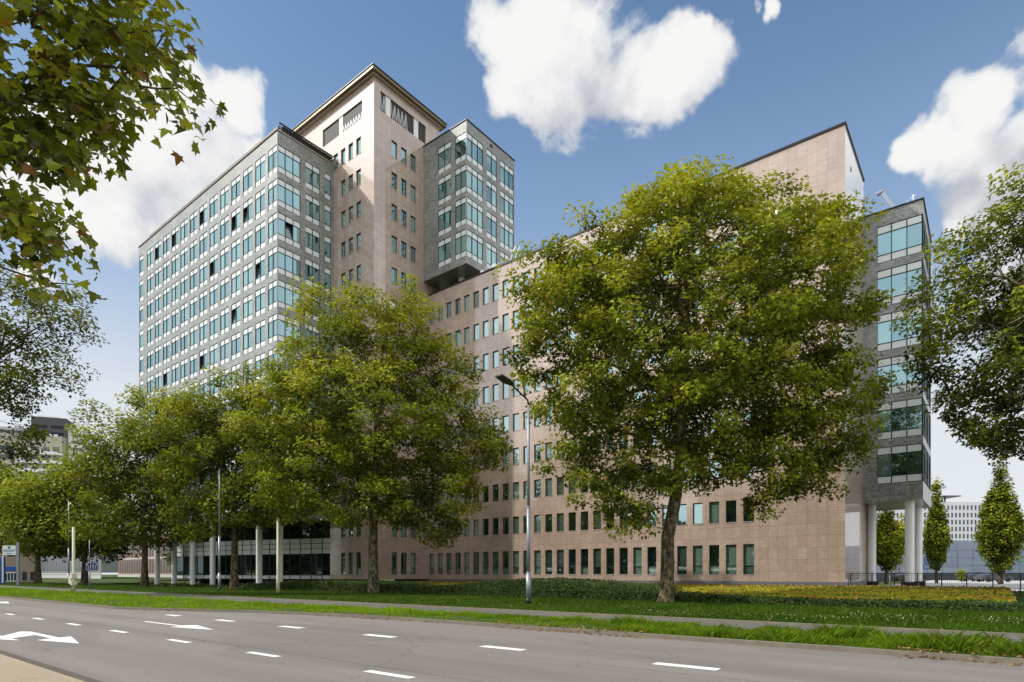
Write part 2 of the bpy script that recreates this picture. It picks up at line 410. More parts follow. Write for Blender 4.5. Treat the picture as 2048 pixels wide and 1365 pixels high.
mw.poly([(-51.6, 49.27, 34.2), (-8.23, 49.27, 34.2), (-8.23, 57.4, 34.2), (-51.6, 57.4, 34.2)], 1)
part(mw, 'pink_wing', [M['pink'], M['roof'], M['polish'], simple('white_sky_reflection', (.92, .92, .93), .25, 0, .5, .01, .5, 1.0)])
mc = MB()
mc.box(-51.58, -8.15, 49.19, 49.35, 34.25, 34.42); mc.box(-8.31, -8.15, 49.35, 57.48, 34.25, 34.42)
part(mc, 'parapet_cap', M['black'])
mc = MB()
mc.box(-57.5, -8.05, 49.10, 49.5, .70, 1.0) ; mc.box(-8.4, -8.0, 49.5, 57.3, .70, 1.0); mc.box(-51.5, -8.4, 49.5, 57.0, -.3, .70, 1)
part(mc, 'plinth', [M['plinth'], M['dark']])
# end-wall vents
for y, z in ((51.6, 32.2), (53.9, 31.6)):
    mv = MB(); mv.box(-8.24, -8.20, y-.12, y+.12, z-.14, z+.14); part(mv, 'overflow_spout', M['black'])

# --- pink tower
mt = MB(); ops = []; opx = []
TS = 3.5
for r in range(14):
    zt = 49.45 - TS*r; zb = zt - 1.78
    if r == 13: zb = 1.55; zt = 3.97
    for k in range(4):
        b0 = -54.65 - 1.387*k
        if r > 0 and k == 3: continue
        ops.append((b0, b0+.82, zb, zt)); win('punched', 'y', 41.2, b0, zb, .82, round(zt-zb, 3))
    for k in range(3):
        b0 = 43.62 + 1.387*k
        opx.append((b0, b0+.82, zb, zt)); win('punched', 'x', -51.6, b0, zb, .82, round(zt-zb, 3))
ops.append((-60.9, -53.6, 51.3, 53.3)); opx.append((42.1, 48.75, 51.75, 53.85))
facade(mt, 'y', 41.2, -66.2, -51.6, 1.0, 54.9, ops, .22)
facade(mt, 'x', -51.6, 41.2, 51.0, 1.0, 54.9, opx, .22)
mt.poly([(-51.6, 51, 34), (-66.2, 51, 34), (-66.2, 51, 54.9), (-51.6, 51, 54.9)])
mt.poly([(-66.2, 51, 34), (-66.2, 41.2, 34), (-66.2, 41.2, 54.9), (-66.2, 51, 54.9)])
part(mt, 'pink_tower', M['pink'])
mc = MB()
mc.box(-66.6, -51.32, 40.92, 51.3, 54.9, 55.08, 1); mc.box(-66.9, -51.0, 40.6, 51.6, 55.08, 55.42); mc.box(-66.98, -50.92, 40.52, 51.68, 55.42, 55.50, 2)
part(mc, 'cornice', [M['bronze'], M['sill'], M['black']])
ml = MB()       # louvred plant openings with lattice steel and white piers
for x0, x1 in ((-60.9, -57.83), (-57.15, -53.6)):
    n = int((x1-x0)/.11)
    for i in range(n): ml.box(x0+i*.11, x0+i*.11+.06, 41.32, 41.40, 51.3, 53.3)
for x in (-57.83,): ml.box(x, x+.68, 41.27, 41.42, 51.3, 53.3, 1)
for y0, y1 in ((42.1, 42.9), (43.56, 47.0), (47.66, 48.75)):
    n = int((y1-y0)/.11)
    for i in range(n): ml.box(-51.82, -51.74, y0+i*.11, y0+i*.11+.06, 51.75, 53.85)
for y in (42.9, 47.0): ml.box(-51.84, -51.69, y, y+.66, 51.75, 53.85, 1)
ml.box(-61, -53.5, 41.9, 42.0, 51.2, 53.4, 2); ml.box(-52.4, -52.3, 42.0, 48.8, 51.7, 53.9, 2)
def lattice(mb, kind, a0, a1, z0, z1, fx, step, m):
    a = a0; s = 0
    while a < a1-.05:
        b = min(a+step, a1)
        p, q = ((z0, z1) if s % 2 else (z1, z0))
        for (c, d, w) in ((a, b, .065), ):
            A = (c, fx, p) if kind == 'y' else (fx, c, p); B = (d, fx, q) if kind == 'y' else (fx, d, q)
            mb.bar(A, B, w, .10, m)
        A = (b, fx, z0) if kind == 'y' else (fx, b, z0); B = (b, fx, z1) if kind == 'y' else (fx, b, z1)
        if s % 2: mb.bar(A, B, .07, .07, m)
        a = b; s += 1
lattice(ml, 'x', 42.15, 42.9, 51.8, 53.6, -51.71, .25, 3)
lattice(ml, 'x', 43.6, 46.0, 51.8, 53.5, -51.71, .27, 3)
lattice(ml, 'y', -57.1, -53.7, 51.35, 52.1, 41.29, .24, 3)
part(ml, 'louvre_screen', [M['louvre'], M['white'], M['dark'], simple('lattice_steel', (.45, .45, .44), .5)])

# --- glass slab (left)
SB = 2.72
ms = MB(); ops = []; opx = []
rows = [46.86 - 3.56*k for k in range(11)]
GH = 2.86
openset = {(0, 7), (1, 10), (1, 11), (0, 4), (0, 2), (3, 12), (4, 10), (5, 7), (6, 2), (5, 3), (2, 8)}
for r, zt in enumerate(rows):
    zb = zt-GH
    for k in range(13):
        b0 = -63.22 - 2.665*k + (.0)
        if k == 12: b0 = -95.2; w = 1.38
        else: w = 2.06
        if k == 12: ops.append((b0, b0+w, zb, zt)); win('bay1', 'y', 34.2, b0, zb, w, GH); continue
        ops.append((b0, b0+w, zb, zt)); win('bay2', 'y', 34.2, b0, zb, w, GH, 1 if (r, 12-k) in openset else 0)
    ops.append((-60.55, -58.7, zb, zt)); win('bay2', 'y', 34.2, -60.55, zb, 1.80, GH)
    opx.append((34.2, 36.92, zb, zt)); win('bay3', 'x', -58.7, 34.25, zb, 2.67, GH, 2 if r == 2 else 0)
    opx.append((37.5, 39.3, zb, zt)); win('bay2', 'x', -58.7, 37.5, zb, 1.8, GH)
    opx.append((39.94, 40.76, zb, zt)); win('bay1', 'x', -58.7, 39.94, zb, .82, GH)
facade(ms, 'y', 34.2, -95.35, -58.7, 7.7, 48.3, ops, .10)
facade(ms, 'x', -58.7, 34.2, 41.2, 7.7, 48.3, opx, .10)
ms.poly([(-95.35, 48, 7.7), (-95.35, 34.2, 7.7), (-95.35, 34.2, 48.3), (-95.35, 48, 48.3)])
ms.poly([(-58.7, 48, 7.7), (-95.35, 48, 7.7), (-95.35, 48, 48.3), (-58.7, 48, 48.3)])
ms.poly([(-95.35, 34.2, 48.2), (-58.7, 34.2, 48.2), (-58.7, 48, 48.2), (-95.35, 48, 48.2)], 1)
ms.poly([(-95.35, 34.2, 7.7), (-95.35, 48, 7.7), (-58.7, 48, 7.7), (-58.7, 34.2, 7.7)], 2)
part(ms, 'glass_slab', [M['grey'], M['roof'], M['soffit']])
mc = MB()
mc.box(-95.4, -58.62, 34.1, 34.3, 48.3, 48.42); mc.box(-58.8, -58.62, 34.3, 41.18, 48.3, 48.42)
part(mc, 'parapet_cap', M['sill'])
mr = MB()       # dark roof rail and maintenance lattice along the edge
mr.box(-92.0, -58.75, 34.28, 34.42, 48.42, 48.80); mr.box(-59.9, -58.9, 34.95, 41.1, 49.15, 49.22)
for i in range(9): mr.box(-59.95, -59.05, 34.9+i*.75, 34.98+i*.75, 48.4, 49.05)
for i in range(16):
    y = 34.95+i*.38; mr.bar((-58.75, y, 48.4), (-58.75, y+.38, 49.2), .05, .05)
mr.box(-58.8, -58.68, 34.4, 41.1, 49.16, 49.28); mr.box(-58.8, -58.72, 34.4, 41.1, 48.62, 48.72); mr.box(-58.8, -58.72, 34.4, 41.1, 48.88, 48.94)
for i in range(13): mr.bar((-92+i*2.7, 34.85, 48.3), (-92+i*2.7, 34.85, 49.0), .08)
part(mr, 'roof_rail', M['black'])
for x in (-91.0, -85.55, -80.1, -74.65, -69.2, -63.73, -59.5):
    m_ = MB(); m_.tube([(0, 0, -.05), (0, 0, 4), (0, 0, 7.7)], .33, 20, 0, False)
    o = m_.build('column', M['white'], bld, Vector((x, 34.95, 0))-BO)

# --- entrance pavilion: curved glass front below the slab
pv = [(-59.0, 41.35), (-62, 40.4), (-65, 39.5), (-68, 38.65), (-71, 37.95), (-74, 37.3), (-77, 36.75), (-80, 36.3), (-83, 35.95), (-86.6, 35.75), (-86.6, 44)]
mp = MB(); mg = MB()
for (xa, ya), (xb, yb) in zip(pv[:-1], pv[1:]):
    n = 2
    for i in range(n):
        A = Vector((xa+(xb-xa)*i/n, ya+(yb-ya)*i/n, 0)); B = Vector((xa+(xb-xa)*(i+1)/n, ya+(yb-ya)*(i+1)/n, 0))
        d = (B-A).normalized(); nn = Vector((-d.y, d.x, 0)) 
        if nn.y > 0: nn = -nn
        def q(z0, z1, o, mb, m, r=0.0):
            mb.poly([B+nn*o+Vector((0,0,z0)), A+nn*o+Vector((0,0,z0)), A+nn*o+Vector((0,0,z1)), B+nn*o+Vector((0,0,z1))], m, r)
        for z0, z1 in ((1.0, 1.42), (3.95, 4.5), (4.56, 5.1), (5.16, 5.7)): q(z0, z1, .02, mp, 1)
        q(1.42, 3.95, 0, mg, 0, random.random()); q(5.7, 7.7, 0, mg, 0, random.random()*.4)
        q(3.9, 5.75, -.01, mp, 0); q(.9, 1.45, -.01, mp, 0)
        mp.bar(A+nn*.04+Vector((0,0,.9)), A+nn*.04+Vector((0,0,7.7)), .07, .07)
        for z in (1.45, 3.92, 4.53, 5.13, 5.73): mp.bar(A+nn*.04+Vector((0,0,z)), B+nn*.04+Vector((0,0,z)), .06, .06)
mp.poly([(x, y+.1, .85) for x, y in pv]+[(-59, 44, .85)], 2)
pav = part(mp, 'entrance_pavilion', [M['frame'], M['panel'], M['dark']])
gp = mg.build('pane', M['glassdark'], pav)
md = MB(); md.box(-86.5, -59, 41.5, 47.9, -.2, 7.6); md.box(-86, -60, 38.5, 41.5, -.2, .8)
part(md, 'lobby_core', M['dark'])
# warm lobby lamps
wp = simple('warm_panel', (.28, .10, .02), .6)
for x in (-61.6, -63.9):
    mlp = MB(); mlp.box(x-.25, x+.25, 40.95, 41.05, 2.4, 3.6); part(mlp, 'lobby_panel', wp)

# --- grey wing on the roof
mq = MB(); ops = []; opx = []
for r in range(4):
    zt = 50.0 - 3.54*r; zb = zt-2.98
    ops += [(-49.2, -47.15, zb, zt), (-46.5, -44.8, zb, zt)]
    win('bay2', 'y', 48.4, -49.2, zb, 2.05, 2.98); win('bay2', 'y', 48.4, -46.5, zb, 1.65, 2.98)
    opx += [(48.4, 51.15, zb, zt), (51.75, 53.55, zb, zt), (54.2, 56.7, zb, zt)]
    win('bay3', 'x', -44.8, 48.45, zb, 2.70, 2.98); win('bay2', 'x', -44.8, 51.75, zb, 1.8, 2.98); win('bay3', 'x', -44.8, 54.2, zb, 2.5, 2.98)
facade(mq, 'y', 48.4, -51.6, -44.8, 35.6, 51.25, ops, .10)
facade(mq, 'x', -44.8, 48.4, 56.85, 35.6, 51.25, opx, .10)
mq.poly([(-51.6, 48.4, 51.2), (-44.8, 48.4, 51.2), (-44.8, 56.85, 51.2), (-51.6, 56.85, 51.2)], 1)
mq.poly([(-51.6, 48.4, 35.6), (-51.6, 56.85, 35.6), (-44.8, 56.85, 35.6), (-44.8, 48.4, 35.6)], 2)
mq.poly([(-44.8, 56.85, 35.6), (-51.6, 56.85, 35.6), (-51.6, 56.85, 51.25), (-44.8, 56.85, 51.25)])
part(mq, 'grey_wing', [M['grey'], M['roof'], M['soffit']])
mc = MB(); mc.box(-51.58, -44.72, 48.32, 48.5, 51.25, 51.35); mc.box(-44.9, -44.72, 48.5, 56.9, 51.25, 51.35)
mc.box(-44.78, -44.70, 52.4, 52.7, 50.55, 50.8)
part(mc, 'parapet_cap', M['black'])
m_ = MB(); m_.tube([(0, 0, 0), (0, 0, 1.4)], .36, 20, 0, False)
m_.build('column', M['white'], bld, Vector((-47.6, 50.6, 34.2))-BO)
mk = MB(); mk.box(-51.3, -45.6, 52.5, 56.0, 34.2, 35.6); part(mk, 'roof_core', M['dark'])
ma = MB()       # aerials on the roof edge
for i in range(5): ma.bar((-43.6+i*.9, 50.3, 34.2), (-43.6+i*.9, 50.3, 35.5-.1*(i % 2)), .05)
ma.bar((-43.6, 50.3, 35.3), (-40.0, 50.3, 35.3), .05); ma.bar((-43.6, 50.3, 34.8), (-40.0, 50.3, 34.8), .04)
ma.bar((-40.6, 50.2, 34.3), (-39.4, 50.2, 36.3), .12); ma.bar((-39.9, 50.2, 34.3), (-38.8, 50.2, 36.2), .06)
ma.tube([(-42.2, 50.1, 34.9), (-42.1, 49.85, 35.0)], [.05, .32], 12); ma.tube([(-43.9, 50.1, 34.7), (-43.7, 49.85, 34.8)], [.05, .28], 12)
part(ma, 'roof_aerial', M['white'])

# --- grey block on columns at the far end
mb_ = MB(); ops = []; opx = []
for r in range(6):
    zt = 29.87 - 3.60*r; zb = zt-2.98
    ops.append((-7.22, -4.1, zb, zt)); win('bay3', 'y', 57.0, -7.22, zb, 3.06, 2.98)
    for j in range(3):
        y0 = 57.25+2.6*j; opx.append((y0, y0+2.3, zb, zt)); win('bay3', 'x', -4.1, y0, zb, 2.3, 2.98)
facade(mb_, 'y', 57.0, -8.25, -4.1, 7.45, 31.0, ops, .08)
facade(mb_, 'x', -4.1, 57.0, 65.1, 7.45, 31.0, opx, .08)
mb_.poly([(-8.25, 57, 30.95), (-4.1, 57, 30.95), (-4.1, 65.1, 30.95), (-8.25, 65.1, 30.95)], 1)
mb_.poly([(-8.25, 57, 7.45), (-8.25, 65.1, 7.45), (-4.1, 65.1, 7.45), (-4.1, 57, 7.45)], 2)
mb_.poly([(-4.1, 65.1, 7.45), (-8.25, 65.1, 7.45), (-8.25, 65.1, 31.0), (-4.1, 65.1, 31.0)])
part(mb_, 'grey_block', [M['grey'], M['roof'], M['soffit']])
mz = MB(); mz.box(-51.6, -8.27, 57.42, 65.1, .8, 30.98); part(mz, 'rear_wing', M['pink'])
mc = MB(); mc.box(-8.23, -4.02, 56.92, 57.1, 31.0, 31.1); mc.box(-4.2, -4.02, 57.1, 65.15, 31.0, 31.1)
part(mc, 'parapet_cap', M['black'])
for x, y in ((-5.05, 57.75), (-4.95, 63.6), (-7.95, 59.6)):
    m_ = MB(); m_.tube([(0, 0, .9), (0, 0, 7.45)], .33, 24, 0, False)
    o = m_.build('column', M['white'], bld, Vector((x, y, 0))-BO)
    f = MB(); f.box(-.55, .55, -.55, .55, .45, .95); f.build('footing', M['black'], o)
ma = MB()       # roof crane arm
ma.bar((-5.4, 61, 31.0), (-7.42, 61, 34.9), .26, .26); ma.bar((-7.3, 61, 34.85), (-7.75, 61, 34.72), .42, .18); ma.bar((-5.6, 61, 30.9), (-5.0, 61, 31.9), .5, .5)
part(ma, 'crane_arm', M['pole'])
ma = MB(); ma.bar((-5.0, 60, 30.9), (-5.0, 60, 33.2), .07); ma.bar((-5.2, 60, 32.9), (-4.8, 60, 33.1), .05); ma.bar((-5.4, 60, 30.9), (-5.4, 60, 32.8), .05)
part(ma, 'roof_aerial', M['white'])

# --- window families
def w_punched(w, h, var):
    f = MB(); g = MB(); d0, d1 = .13, .20; t = .055
    f.box(0, t, d0, d1, 0, h); f.box(w-t, w, d0, d1, 0, h); f.box(t, w-t, d0, d1, 0, t); f.box(t, w-t, d0, d1, h-t*1.5, h)
    g_r = random.random()
    if h > 2.1:
        f.box(t, w-t, d0, d1, .66, .74)
        g.poly([(t, .17, t), (w-t, .17, t), (w-t, .17, .66), (t, .17, .66)], 0, random.random())
        g.poly([(t, .17, .74), (w-t, .17, .74), (w-t, .17, h-t), (t, .17, h-t)], 0, g_r)
    else:
        g.poly([(t, .17, t), (w-t, .17, t), (w-t, .17, h-t), (t, .17, h-t)], 0, g_r)
    f.box(-.04, w+.04, -.03, .12, -.06, .0, 1)
    return f, g
def w_bay(n):
    def fn(w, h, var):
        f = MB(); g = MB(); t = .05; ht, hb = .62, .62
        f.box(0, w, .055, .09, 0, t); f.box(0, w, .055, .09, h-t, h)
        xs = [w*i/n for i in range(n+1)]
        if n == 3: xs = [0, w*.33, w*.67, w]
        for i, x in enumerate(xs):
            a = max(0, x-t*.6); b = min(w, x+t*.6); f.box(a, b, .01, .09, t, h-t)
        f.box(0, w, .03, .088, hb-.035, hb+.035); f.box(0, w, .03, .088, h-ht-.035, h-ht+.035)
        for i in range(n):
            a, b = xs[i]+t*.6+.01, xs[i+1]-t*.6-.01
            if i == 0: a = xs[0]+t*.6+.01
            f.poly([(a, .05, t+.01), (b, .05, t+.01), (b, .05, hb-.045), (a, .05, hb-.045)], 1)
            f.poly([(a, .05, h-ht+.045), (b, .05, h-ht+.045), (b, .05, h-t-.01), (a, .05, h-t-.01)], 1)
            z0, z1 = hb+.03, h-ht-.03
            tilt = (var == 1 and i == 0) or (var == 2 and i == 1)
            if tilt:
                f.poly([(a, .5, z0), (b, .5, z0), (b, .5, z1), (a, .5, z1)], 2)
                f.poly([(a, .07, z0), (a, .5, z0), (a, .5, z1), (a, .07, z1)], 2)
                g.poly([(a, .07, z0), (b, .07, z0), (b, .42, z1-.05), (a, .42, z1-.05)], 0, .3)
                f.bar((a, .06, z0), (a, .42, z1), .06, .04); f.bar((b, .06, z0), (b, .42, z1), .06, .04)
            else:
                g.poly([(a-.012, .07, z0), (b+.012, .07, z0), (b+.012, .07, z1), (a-.012, .07, z1)], 0, random.random())
        f.box(0, w, .0895, .0995, 0, h, 2) if var == 0 else None
        return f, g
    return fn
FAM = {'punched': w_punched, 'bay1': w_bay(1), 'bay2': w_bay(2), 'bay3': w_bay(3)}
FM = {'punched': [M['frame'], M['sill'], M['dark']], 'bay': [M['frame'], M['panel'], M['dark']]}
def wmat(k, fixed, a0, z0):
    if k == 'y': return Matrix.Translation((a0, fixed, z0))
    return Matrix.Translation((fixed, a0, z0)) @ Matrix.Rotation(R(90), 4, 'Z')
def psize(e):
    fam, k, fx, a0, z0, w, h, var = e
    p = Vector((a0+w/2, fx, z0)) if k == 'y' else Vector((fx, a0+w/2, z0))
    D = -SA*p.x + CA*p.y; X = CA*p.x + SA*p.y
    fac = (CA if k == 'y' else SA)
    # apparent width: line of sight against the plane
    vd = Vector((p.x, p.y)).normalized(); cosn = abs(vd.y) if k == 'y' else abs(vd.x)
    return w*cosn*h/(D*D) * (0.25 if (k == 'x' and fx > -10) else 1)
for famgroup, pname in (('punched', 'window'), ('bay', 'window_bay')):
    lst = sorted([e for e in WIN if e[0].startswith(famgroup)], key=lambda e: -psize(e))
    cache = {}
    for e in lst[:100]:
        key = (e[0], e[5], e[6], e[7])
        if key not in cache:
            f, g = FAM[e[0]](e[5], e[6], e[7]); cache[key] = (f.mesh(pname, FM[famgroup]), g.mesh('pane', M['glass'] if famgroup == 'punched' else M['bayglass']))
        Mx = wmat(e[1], e[2], e[3], e[4])
        o = link(pname, cache[key][0], bld); o.location = Mx.to_translation()-BO; o.rotation_euler = Mx.to_euler()
        if e[7]: o['label'] = 'bay with a tilted open window'
        link('pane', cache[key][1], o)
    F = MB(); G = MB()
    for e in lst[100:]:
        f, g = FAM[e[0]](e[5], e[6], e[7]); Mx = wmat(e[1], e[2], e[3], e[4]); F.add(f, Mx); G.add(g, Mx)
    o = part(F, pname, FM[famgroup]); o['kind'] = 'stuff'
    p_ = G.build('pane', M['glass'] if famgroup == 'punched' else M['bayglass'], o); p_['kind'] = 'stuff'

# ---------------------------------------------------------------- the ground
def ground_mat():
    t = NT('soil_and_turf'); P = t.pos(); a = t.noise(P, .25, 5); b = t.noise(P, 6, 6, .7)
    c = t.mix(t.math('MULTIPLY', b, 1.0), (.03, .05, .012), (.075, .11, .025)); c = t.mix(t.ramp(a, [(.5, 0.0), (.7, .6)]), c, (.06, .05, .03))
    t.pbr(c, .95, .1, normal=t.bump(b, .6, .04)); return t.m
def asphalt_mat(name, c, lane=True):
    t = NT(name); P = t.pos(); sep = t.n('ShaderNodeSeparateXYZ'); t.l(P, sep.inputs[0])
    fine = t.noise(P, 55, 5, .8); mid = t.noise(P, 1.2, 6, .65); lng = t.noise(t.scalev(P, .06, 1.1, 1), 1.0, 5, .6)
    ag = t.n('ShaderNodeTexVoronoi', i_Scale=38.0); t.l(P, ag.inputs['Vector'])
    base = t.mix(t.ramp(lng, [(.35, 0.0), (.65, 1.0)]), tuple(x*.80 for x in c), tuple(x*1.15 for x in c))
    base = t.mix(t.math('MULTIPLY', mid, .5), base, tuple(x*.78 for x in c))
    base = t.mix(t.ramp(fine, [(.42, 0.0), (.62, .75)]), base, (c[0]*1.75, c[1]*1.68, c[2]*1.58))
    base = t.mix(t.ramp(ag.outputs['Color'], [(.0, .65), (.25, .0)]), base, tuple(x*.35 for x in c))
    pt = t.noise(t.scalev(P, .11, .35, 1), 1.0, 2, .4)
    base = t.mix(t.ramp(pt, [(.52, 0.0), (.54, .28)]), base, tuple(x*.72 for x in c))
    cr = t.n('ShaderNodeTexVoronoi', feature='DISTANCE_TO_EDGE', i_Scale=.32)
    wv = t.n('ShaderNodeVectorMath', operation='ADD'); wn = t.n('ShaderNodeTexNoise', i_Scale=1.6, i_Detail=6.0); t.l(P, wn.inputs['Vector']); t.l(P, wv.inputs[0]); t.l(wn.outputs['Color'], wv.inputs[1]); t.l(wv.outputs[0], cr.inputs['Vector'])
    gate = t.ramp(t.noise(P, .22, 3), [(.50, 0.0), (.56, 1.0)])
    base = t.mix(t.math('MULTIPLY', t.math('MULTIPLY', t.math('LESS_THAN', cr.outputs['Distance'], .006), gate), .55), base, tuple(x*.25 for x in c))
    if lane:   # wheel tracks
        wt = t.math('ABSOLUTE', t.math('SINE', t.math('MULTIPLY', t.math('SUBTRACT', sep.outputs[1], 2.0), 1.70)))
        base = t.mix(t.math('MULTIPLY', t.ramp(wt, [(.55, 0.0), (1.0, 1.0)]), .22), base, tuple(x*.6 for x in c))
    # thin sealed joint lines along the lanes
    if lane:
        for yy in (6.75, 9.3):
            wob = t.math('MULTIPLY', t.noise(P, .5, 3), .12)
            dd = t.math('ABSOLUTE', t.math('SUBTRACT', t.math('ADD', sep.outputs[1], wob), yy))
            base = t.mix(t.math('MULTIPLY', t.math('LESS_THAN', dd, .03), .45), base, tuple(x*.4 for x in c))
    t.pbr(base, .8, .35, normal=t.bump(fine, .5, .01)); return t.m
M['ground'] = ground_mat(); M['asphalt'] = asphalt_mat('asphalt', (.168, .152, .140)); M['path'] = asphalt_mat('path_asphalt', (.105, .098, .092), False)
M['kerb'] = simple('kerb_stone', (.20, .175, .135), .9, 0, .2, .35, 5)
M['paint'] = simple('road_paint', (.72, .71, .68), .7, 0, .3, .10, 9)
M['pave'] = asphalt_mat('exposed_aggregate', (.30, .245, .17), False)

m_ = MB(); m_.poly([(-1500, -1500, -.012), (1500, -1500, -.012), (1500, 2500, -.012), (-1500, 2500, -.012)])
tag(m_.build('ground', M['ground']), kind='structure')
kline = [(-400, 10.1), (-31, 10.15), (-27.5, 11.2), (-24, 12.55), (-20, 13.4), (-16, 13.85), (60, 13.9), (200, 13.9)]
m_ = MB()
m_.poly([(-400, 3.0, 0), (200, 3.0, 0)] + [(x, y, 0) for x, y in kline[::-1]])
road = tag(m_.build('road', M['asphalt']), kind='structure')
m_ = MB()       # kerb between road and verge
for (xa, ya), (xb, yb) in zip(kline[:-1], kline[1:]):
    m_.poly([(xa, ya, -.01), (xb, yb, -.01), (xb, yb, .10), (xa, ya, .10)]); m_.poly([(xa, ya, .10), (xb, yb, .10), (xb, yb+.14, .10), (xa, ya+.14, .10)])
tag(m_.build('kerb', M['kerb']), kind='structure')
m_ = MB(); m_.poly([(-400, -9, .10), (200, -9, .10), (200, 2.86, .10), (-400, 2.86, .10)])
tag(m_.build('pavement', M['pave']), kind='structure')
m_ = MB(); m_.box(-400, 200, 2.86, 3.0, -.01, .105); tag(m_.build('kerb', simple('dark_kerb', (.10, .09, .07), .9, 0, .2, .3, 5)), kind='structure')
m_ = MB()
m_.poly([(-400, 17.2, .03), (200, 17.2, .03), (200, 19.85, .03), (-400, 19.85, .03)]); tag(m_.build('cycle_path', M['path']), kind='structure')
m_ = MB(); m_.box(-400, 200, 19.85, 19.97, -.01, .09); m_.box(-400, 200, 17.08, 17.2, -.01, .07); tag(m_.build('path_edging', M['kerb']), kind='structure')
m_ = MB(); m_.poly([(-400, 17.3, .035), (-11, 17.3, .035), (-11, 17.42, .035), (-400, 17.42, .035)])
# markings
def mark(name, pts):
    b = MB(); b.poly([(x, y, .004) for x, y in pts]); return b.build(name, M['paint'], road)
for k in range(14):
    x = -4.69 - 4.09*k
    if k < 6: mark('lane_dash', [(x, 9.86), (x+1.15, 9.86), (x+1.15, 10.13), (x, 10.13)])
for k in range(-2, 16):
    x = -8.03 - 3.80*k
    mark('lane_dash', [(x, 6.18), (x+1.1, 6.18), (x+1.1, 6.35), (x, 6.35)])
for k in range(1, 3):
    x = -4.69 + 4.09*k; mark('lane_dash', [(x, 9.86), (x+1.15, 9.86), (x+1.15, 10.13), (x, 10.13)])
def arrow(x, y, s=1.0):
    mark('turn_arrow', [(x-4.9, y-.07), (x-2.0, y-.07), (x-2.0, y-.38), (x, y), (x-2.0, y+.42), (x-2.3, y+.07), (x-4.9, y+.07)][:7])
arrow(-17.3, 8.13)
mark('turn_arrow', [(-21.0, 4.57), (-20.7, 4.74), (-18.25, 4.74), (-18.35, 5.02), (-16.31, 4.62), (-17.98, 4.22), (-18.15, 4.55), (-19.5, 4.55), (-18.95, 3.95), (-18.2, 3.95), (-19.6, 3.45), (-21.0, 3.95), (-19.85, 3.95)][::-1])
mark('turn_arrow', [(-47, 8.65), (-44.0, 8.65), (-44.2, 9.05), (-41.2, 8.5), (-43.6, 8.05), (-43.6, 8.42), (-47, 8.42)])

# planting bed between hedge and building
def bed_top(x, y):
    return .22 + .32*min(max((y-31.5)/14, 0), 1)
m_ = MB()
xs = np.arange(-58, 1.01, 1.0)
for xa, xb in zip(xs[:-1], xs[1:]):
    ys = [31.6, 34, 38, 42, 46, 49.1] if xa < -8 else [31.6, 34, 38, 42, 46, 50.4]
    for ya, yb in zip(ys[:-1], ys[1:]):
        m_.poly([(xa, ya, bed_top(xa, ya)), (xb, ya, bed_top(xb, ya)), (xb, yb, bed_top(xb, yb)), (xa, yb, bed_top(xa, yb))])
m_.poly([(-58, 31.6, -.01), (1, 31.6, -.01), (1, 31.6, .22), (-58, 31.6, .22)])
m_.poly([(1, 31.6, -.01), (1, 50.4, -.01), (1, 50.4, .7), (1, 31.6, .22)])
tag(m_.build('planting_bed', M['ground']), kind='structure')
m_ = MB(); m_.box(-8.0, 90, 50.7, 130, -.5, .46); m_.box(-8.0, 90, 50.5, 50.7, -.5, .44, 1)
m_.box(1.2, 90, 40, 50.4, -.008, .02, 1)
tag(m_.build('terrace', [M['concrete'], M['dark']]), kind='structure')

# ----------------------------------------------------- leaves / blades tools
NEAR = np.array([(0,0,0),(-.16,.10,.05),(-.42,.06,.02),(-.34,.28,.10),(-.52,.50,-.06),(-.24,.52,.09),(-.20,.66,.03),(0,1.0,-.14),
                 (.16,.10,.05),(.42,.06,.10),(.34,.28,.12),(.52,.50,.14),(.24,.52,.10),(.20,.66,.03)], dtype=np.float32)
NEAR_F = np.array([[0,7,6,5,4,3,2,1],[0,8,9,10,11,12,13,7]])
MID = np.array([(0,0,0),(-.44,.34,.05),(-.16,.56,.03),(0,1,0),(.16,.56,.03),(.44,.34,.05)], dtype=np.float32)
MID_F = np.array([[0,3,2,1],[0,5,4,3]])
TRI = np.array([(-.28,.0,0),(.28,.0,0),(.34,.62,.06),(-.34,.62,.06)], dtype=np.float32)
TRI_F = np.array([[0,1,2,3]])
def norm(a): return a/np.maximum(np.linalg.norm(a, axis=-1, keepdims=True), 1e-6)
def leaves(C, N, Dr, S, T, TF):
    N = norm(N); Dr = norm(Dr - N*(Dr*N).sum(1, keepdims=True)); Rr = np.cross(Dr, N)
    V = C[:, None] + S[:, None, None]*(T[None, :, 0:1]*Rr[:, None] + (T[None, :, 1:2])*Dr[:, None] + T[None, :, 2:3]*N[:, None])
    k = len(T); Fc = (np.arange(len(C))[:, None, None]*k + TF[None]).reshape(-1, TF.shape[1])
    return V.reshape(-1, 3), Fc

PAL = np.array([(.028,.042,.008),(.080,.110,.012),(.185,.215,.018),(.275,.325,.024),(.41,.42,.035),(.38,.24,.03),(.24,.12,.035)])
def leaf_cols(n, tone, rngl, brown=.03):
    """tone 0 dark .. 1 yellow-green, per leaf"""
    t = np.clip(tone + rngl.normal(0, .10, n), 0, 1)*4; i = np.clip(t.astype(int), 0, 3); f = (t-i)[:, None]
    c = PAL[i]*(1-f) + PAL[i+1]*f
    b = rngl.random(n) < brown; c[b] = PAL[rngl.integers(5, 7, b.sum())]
    return c*rngl.uniform(.8, 1.2, (n, 1))

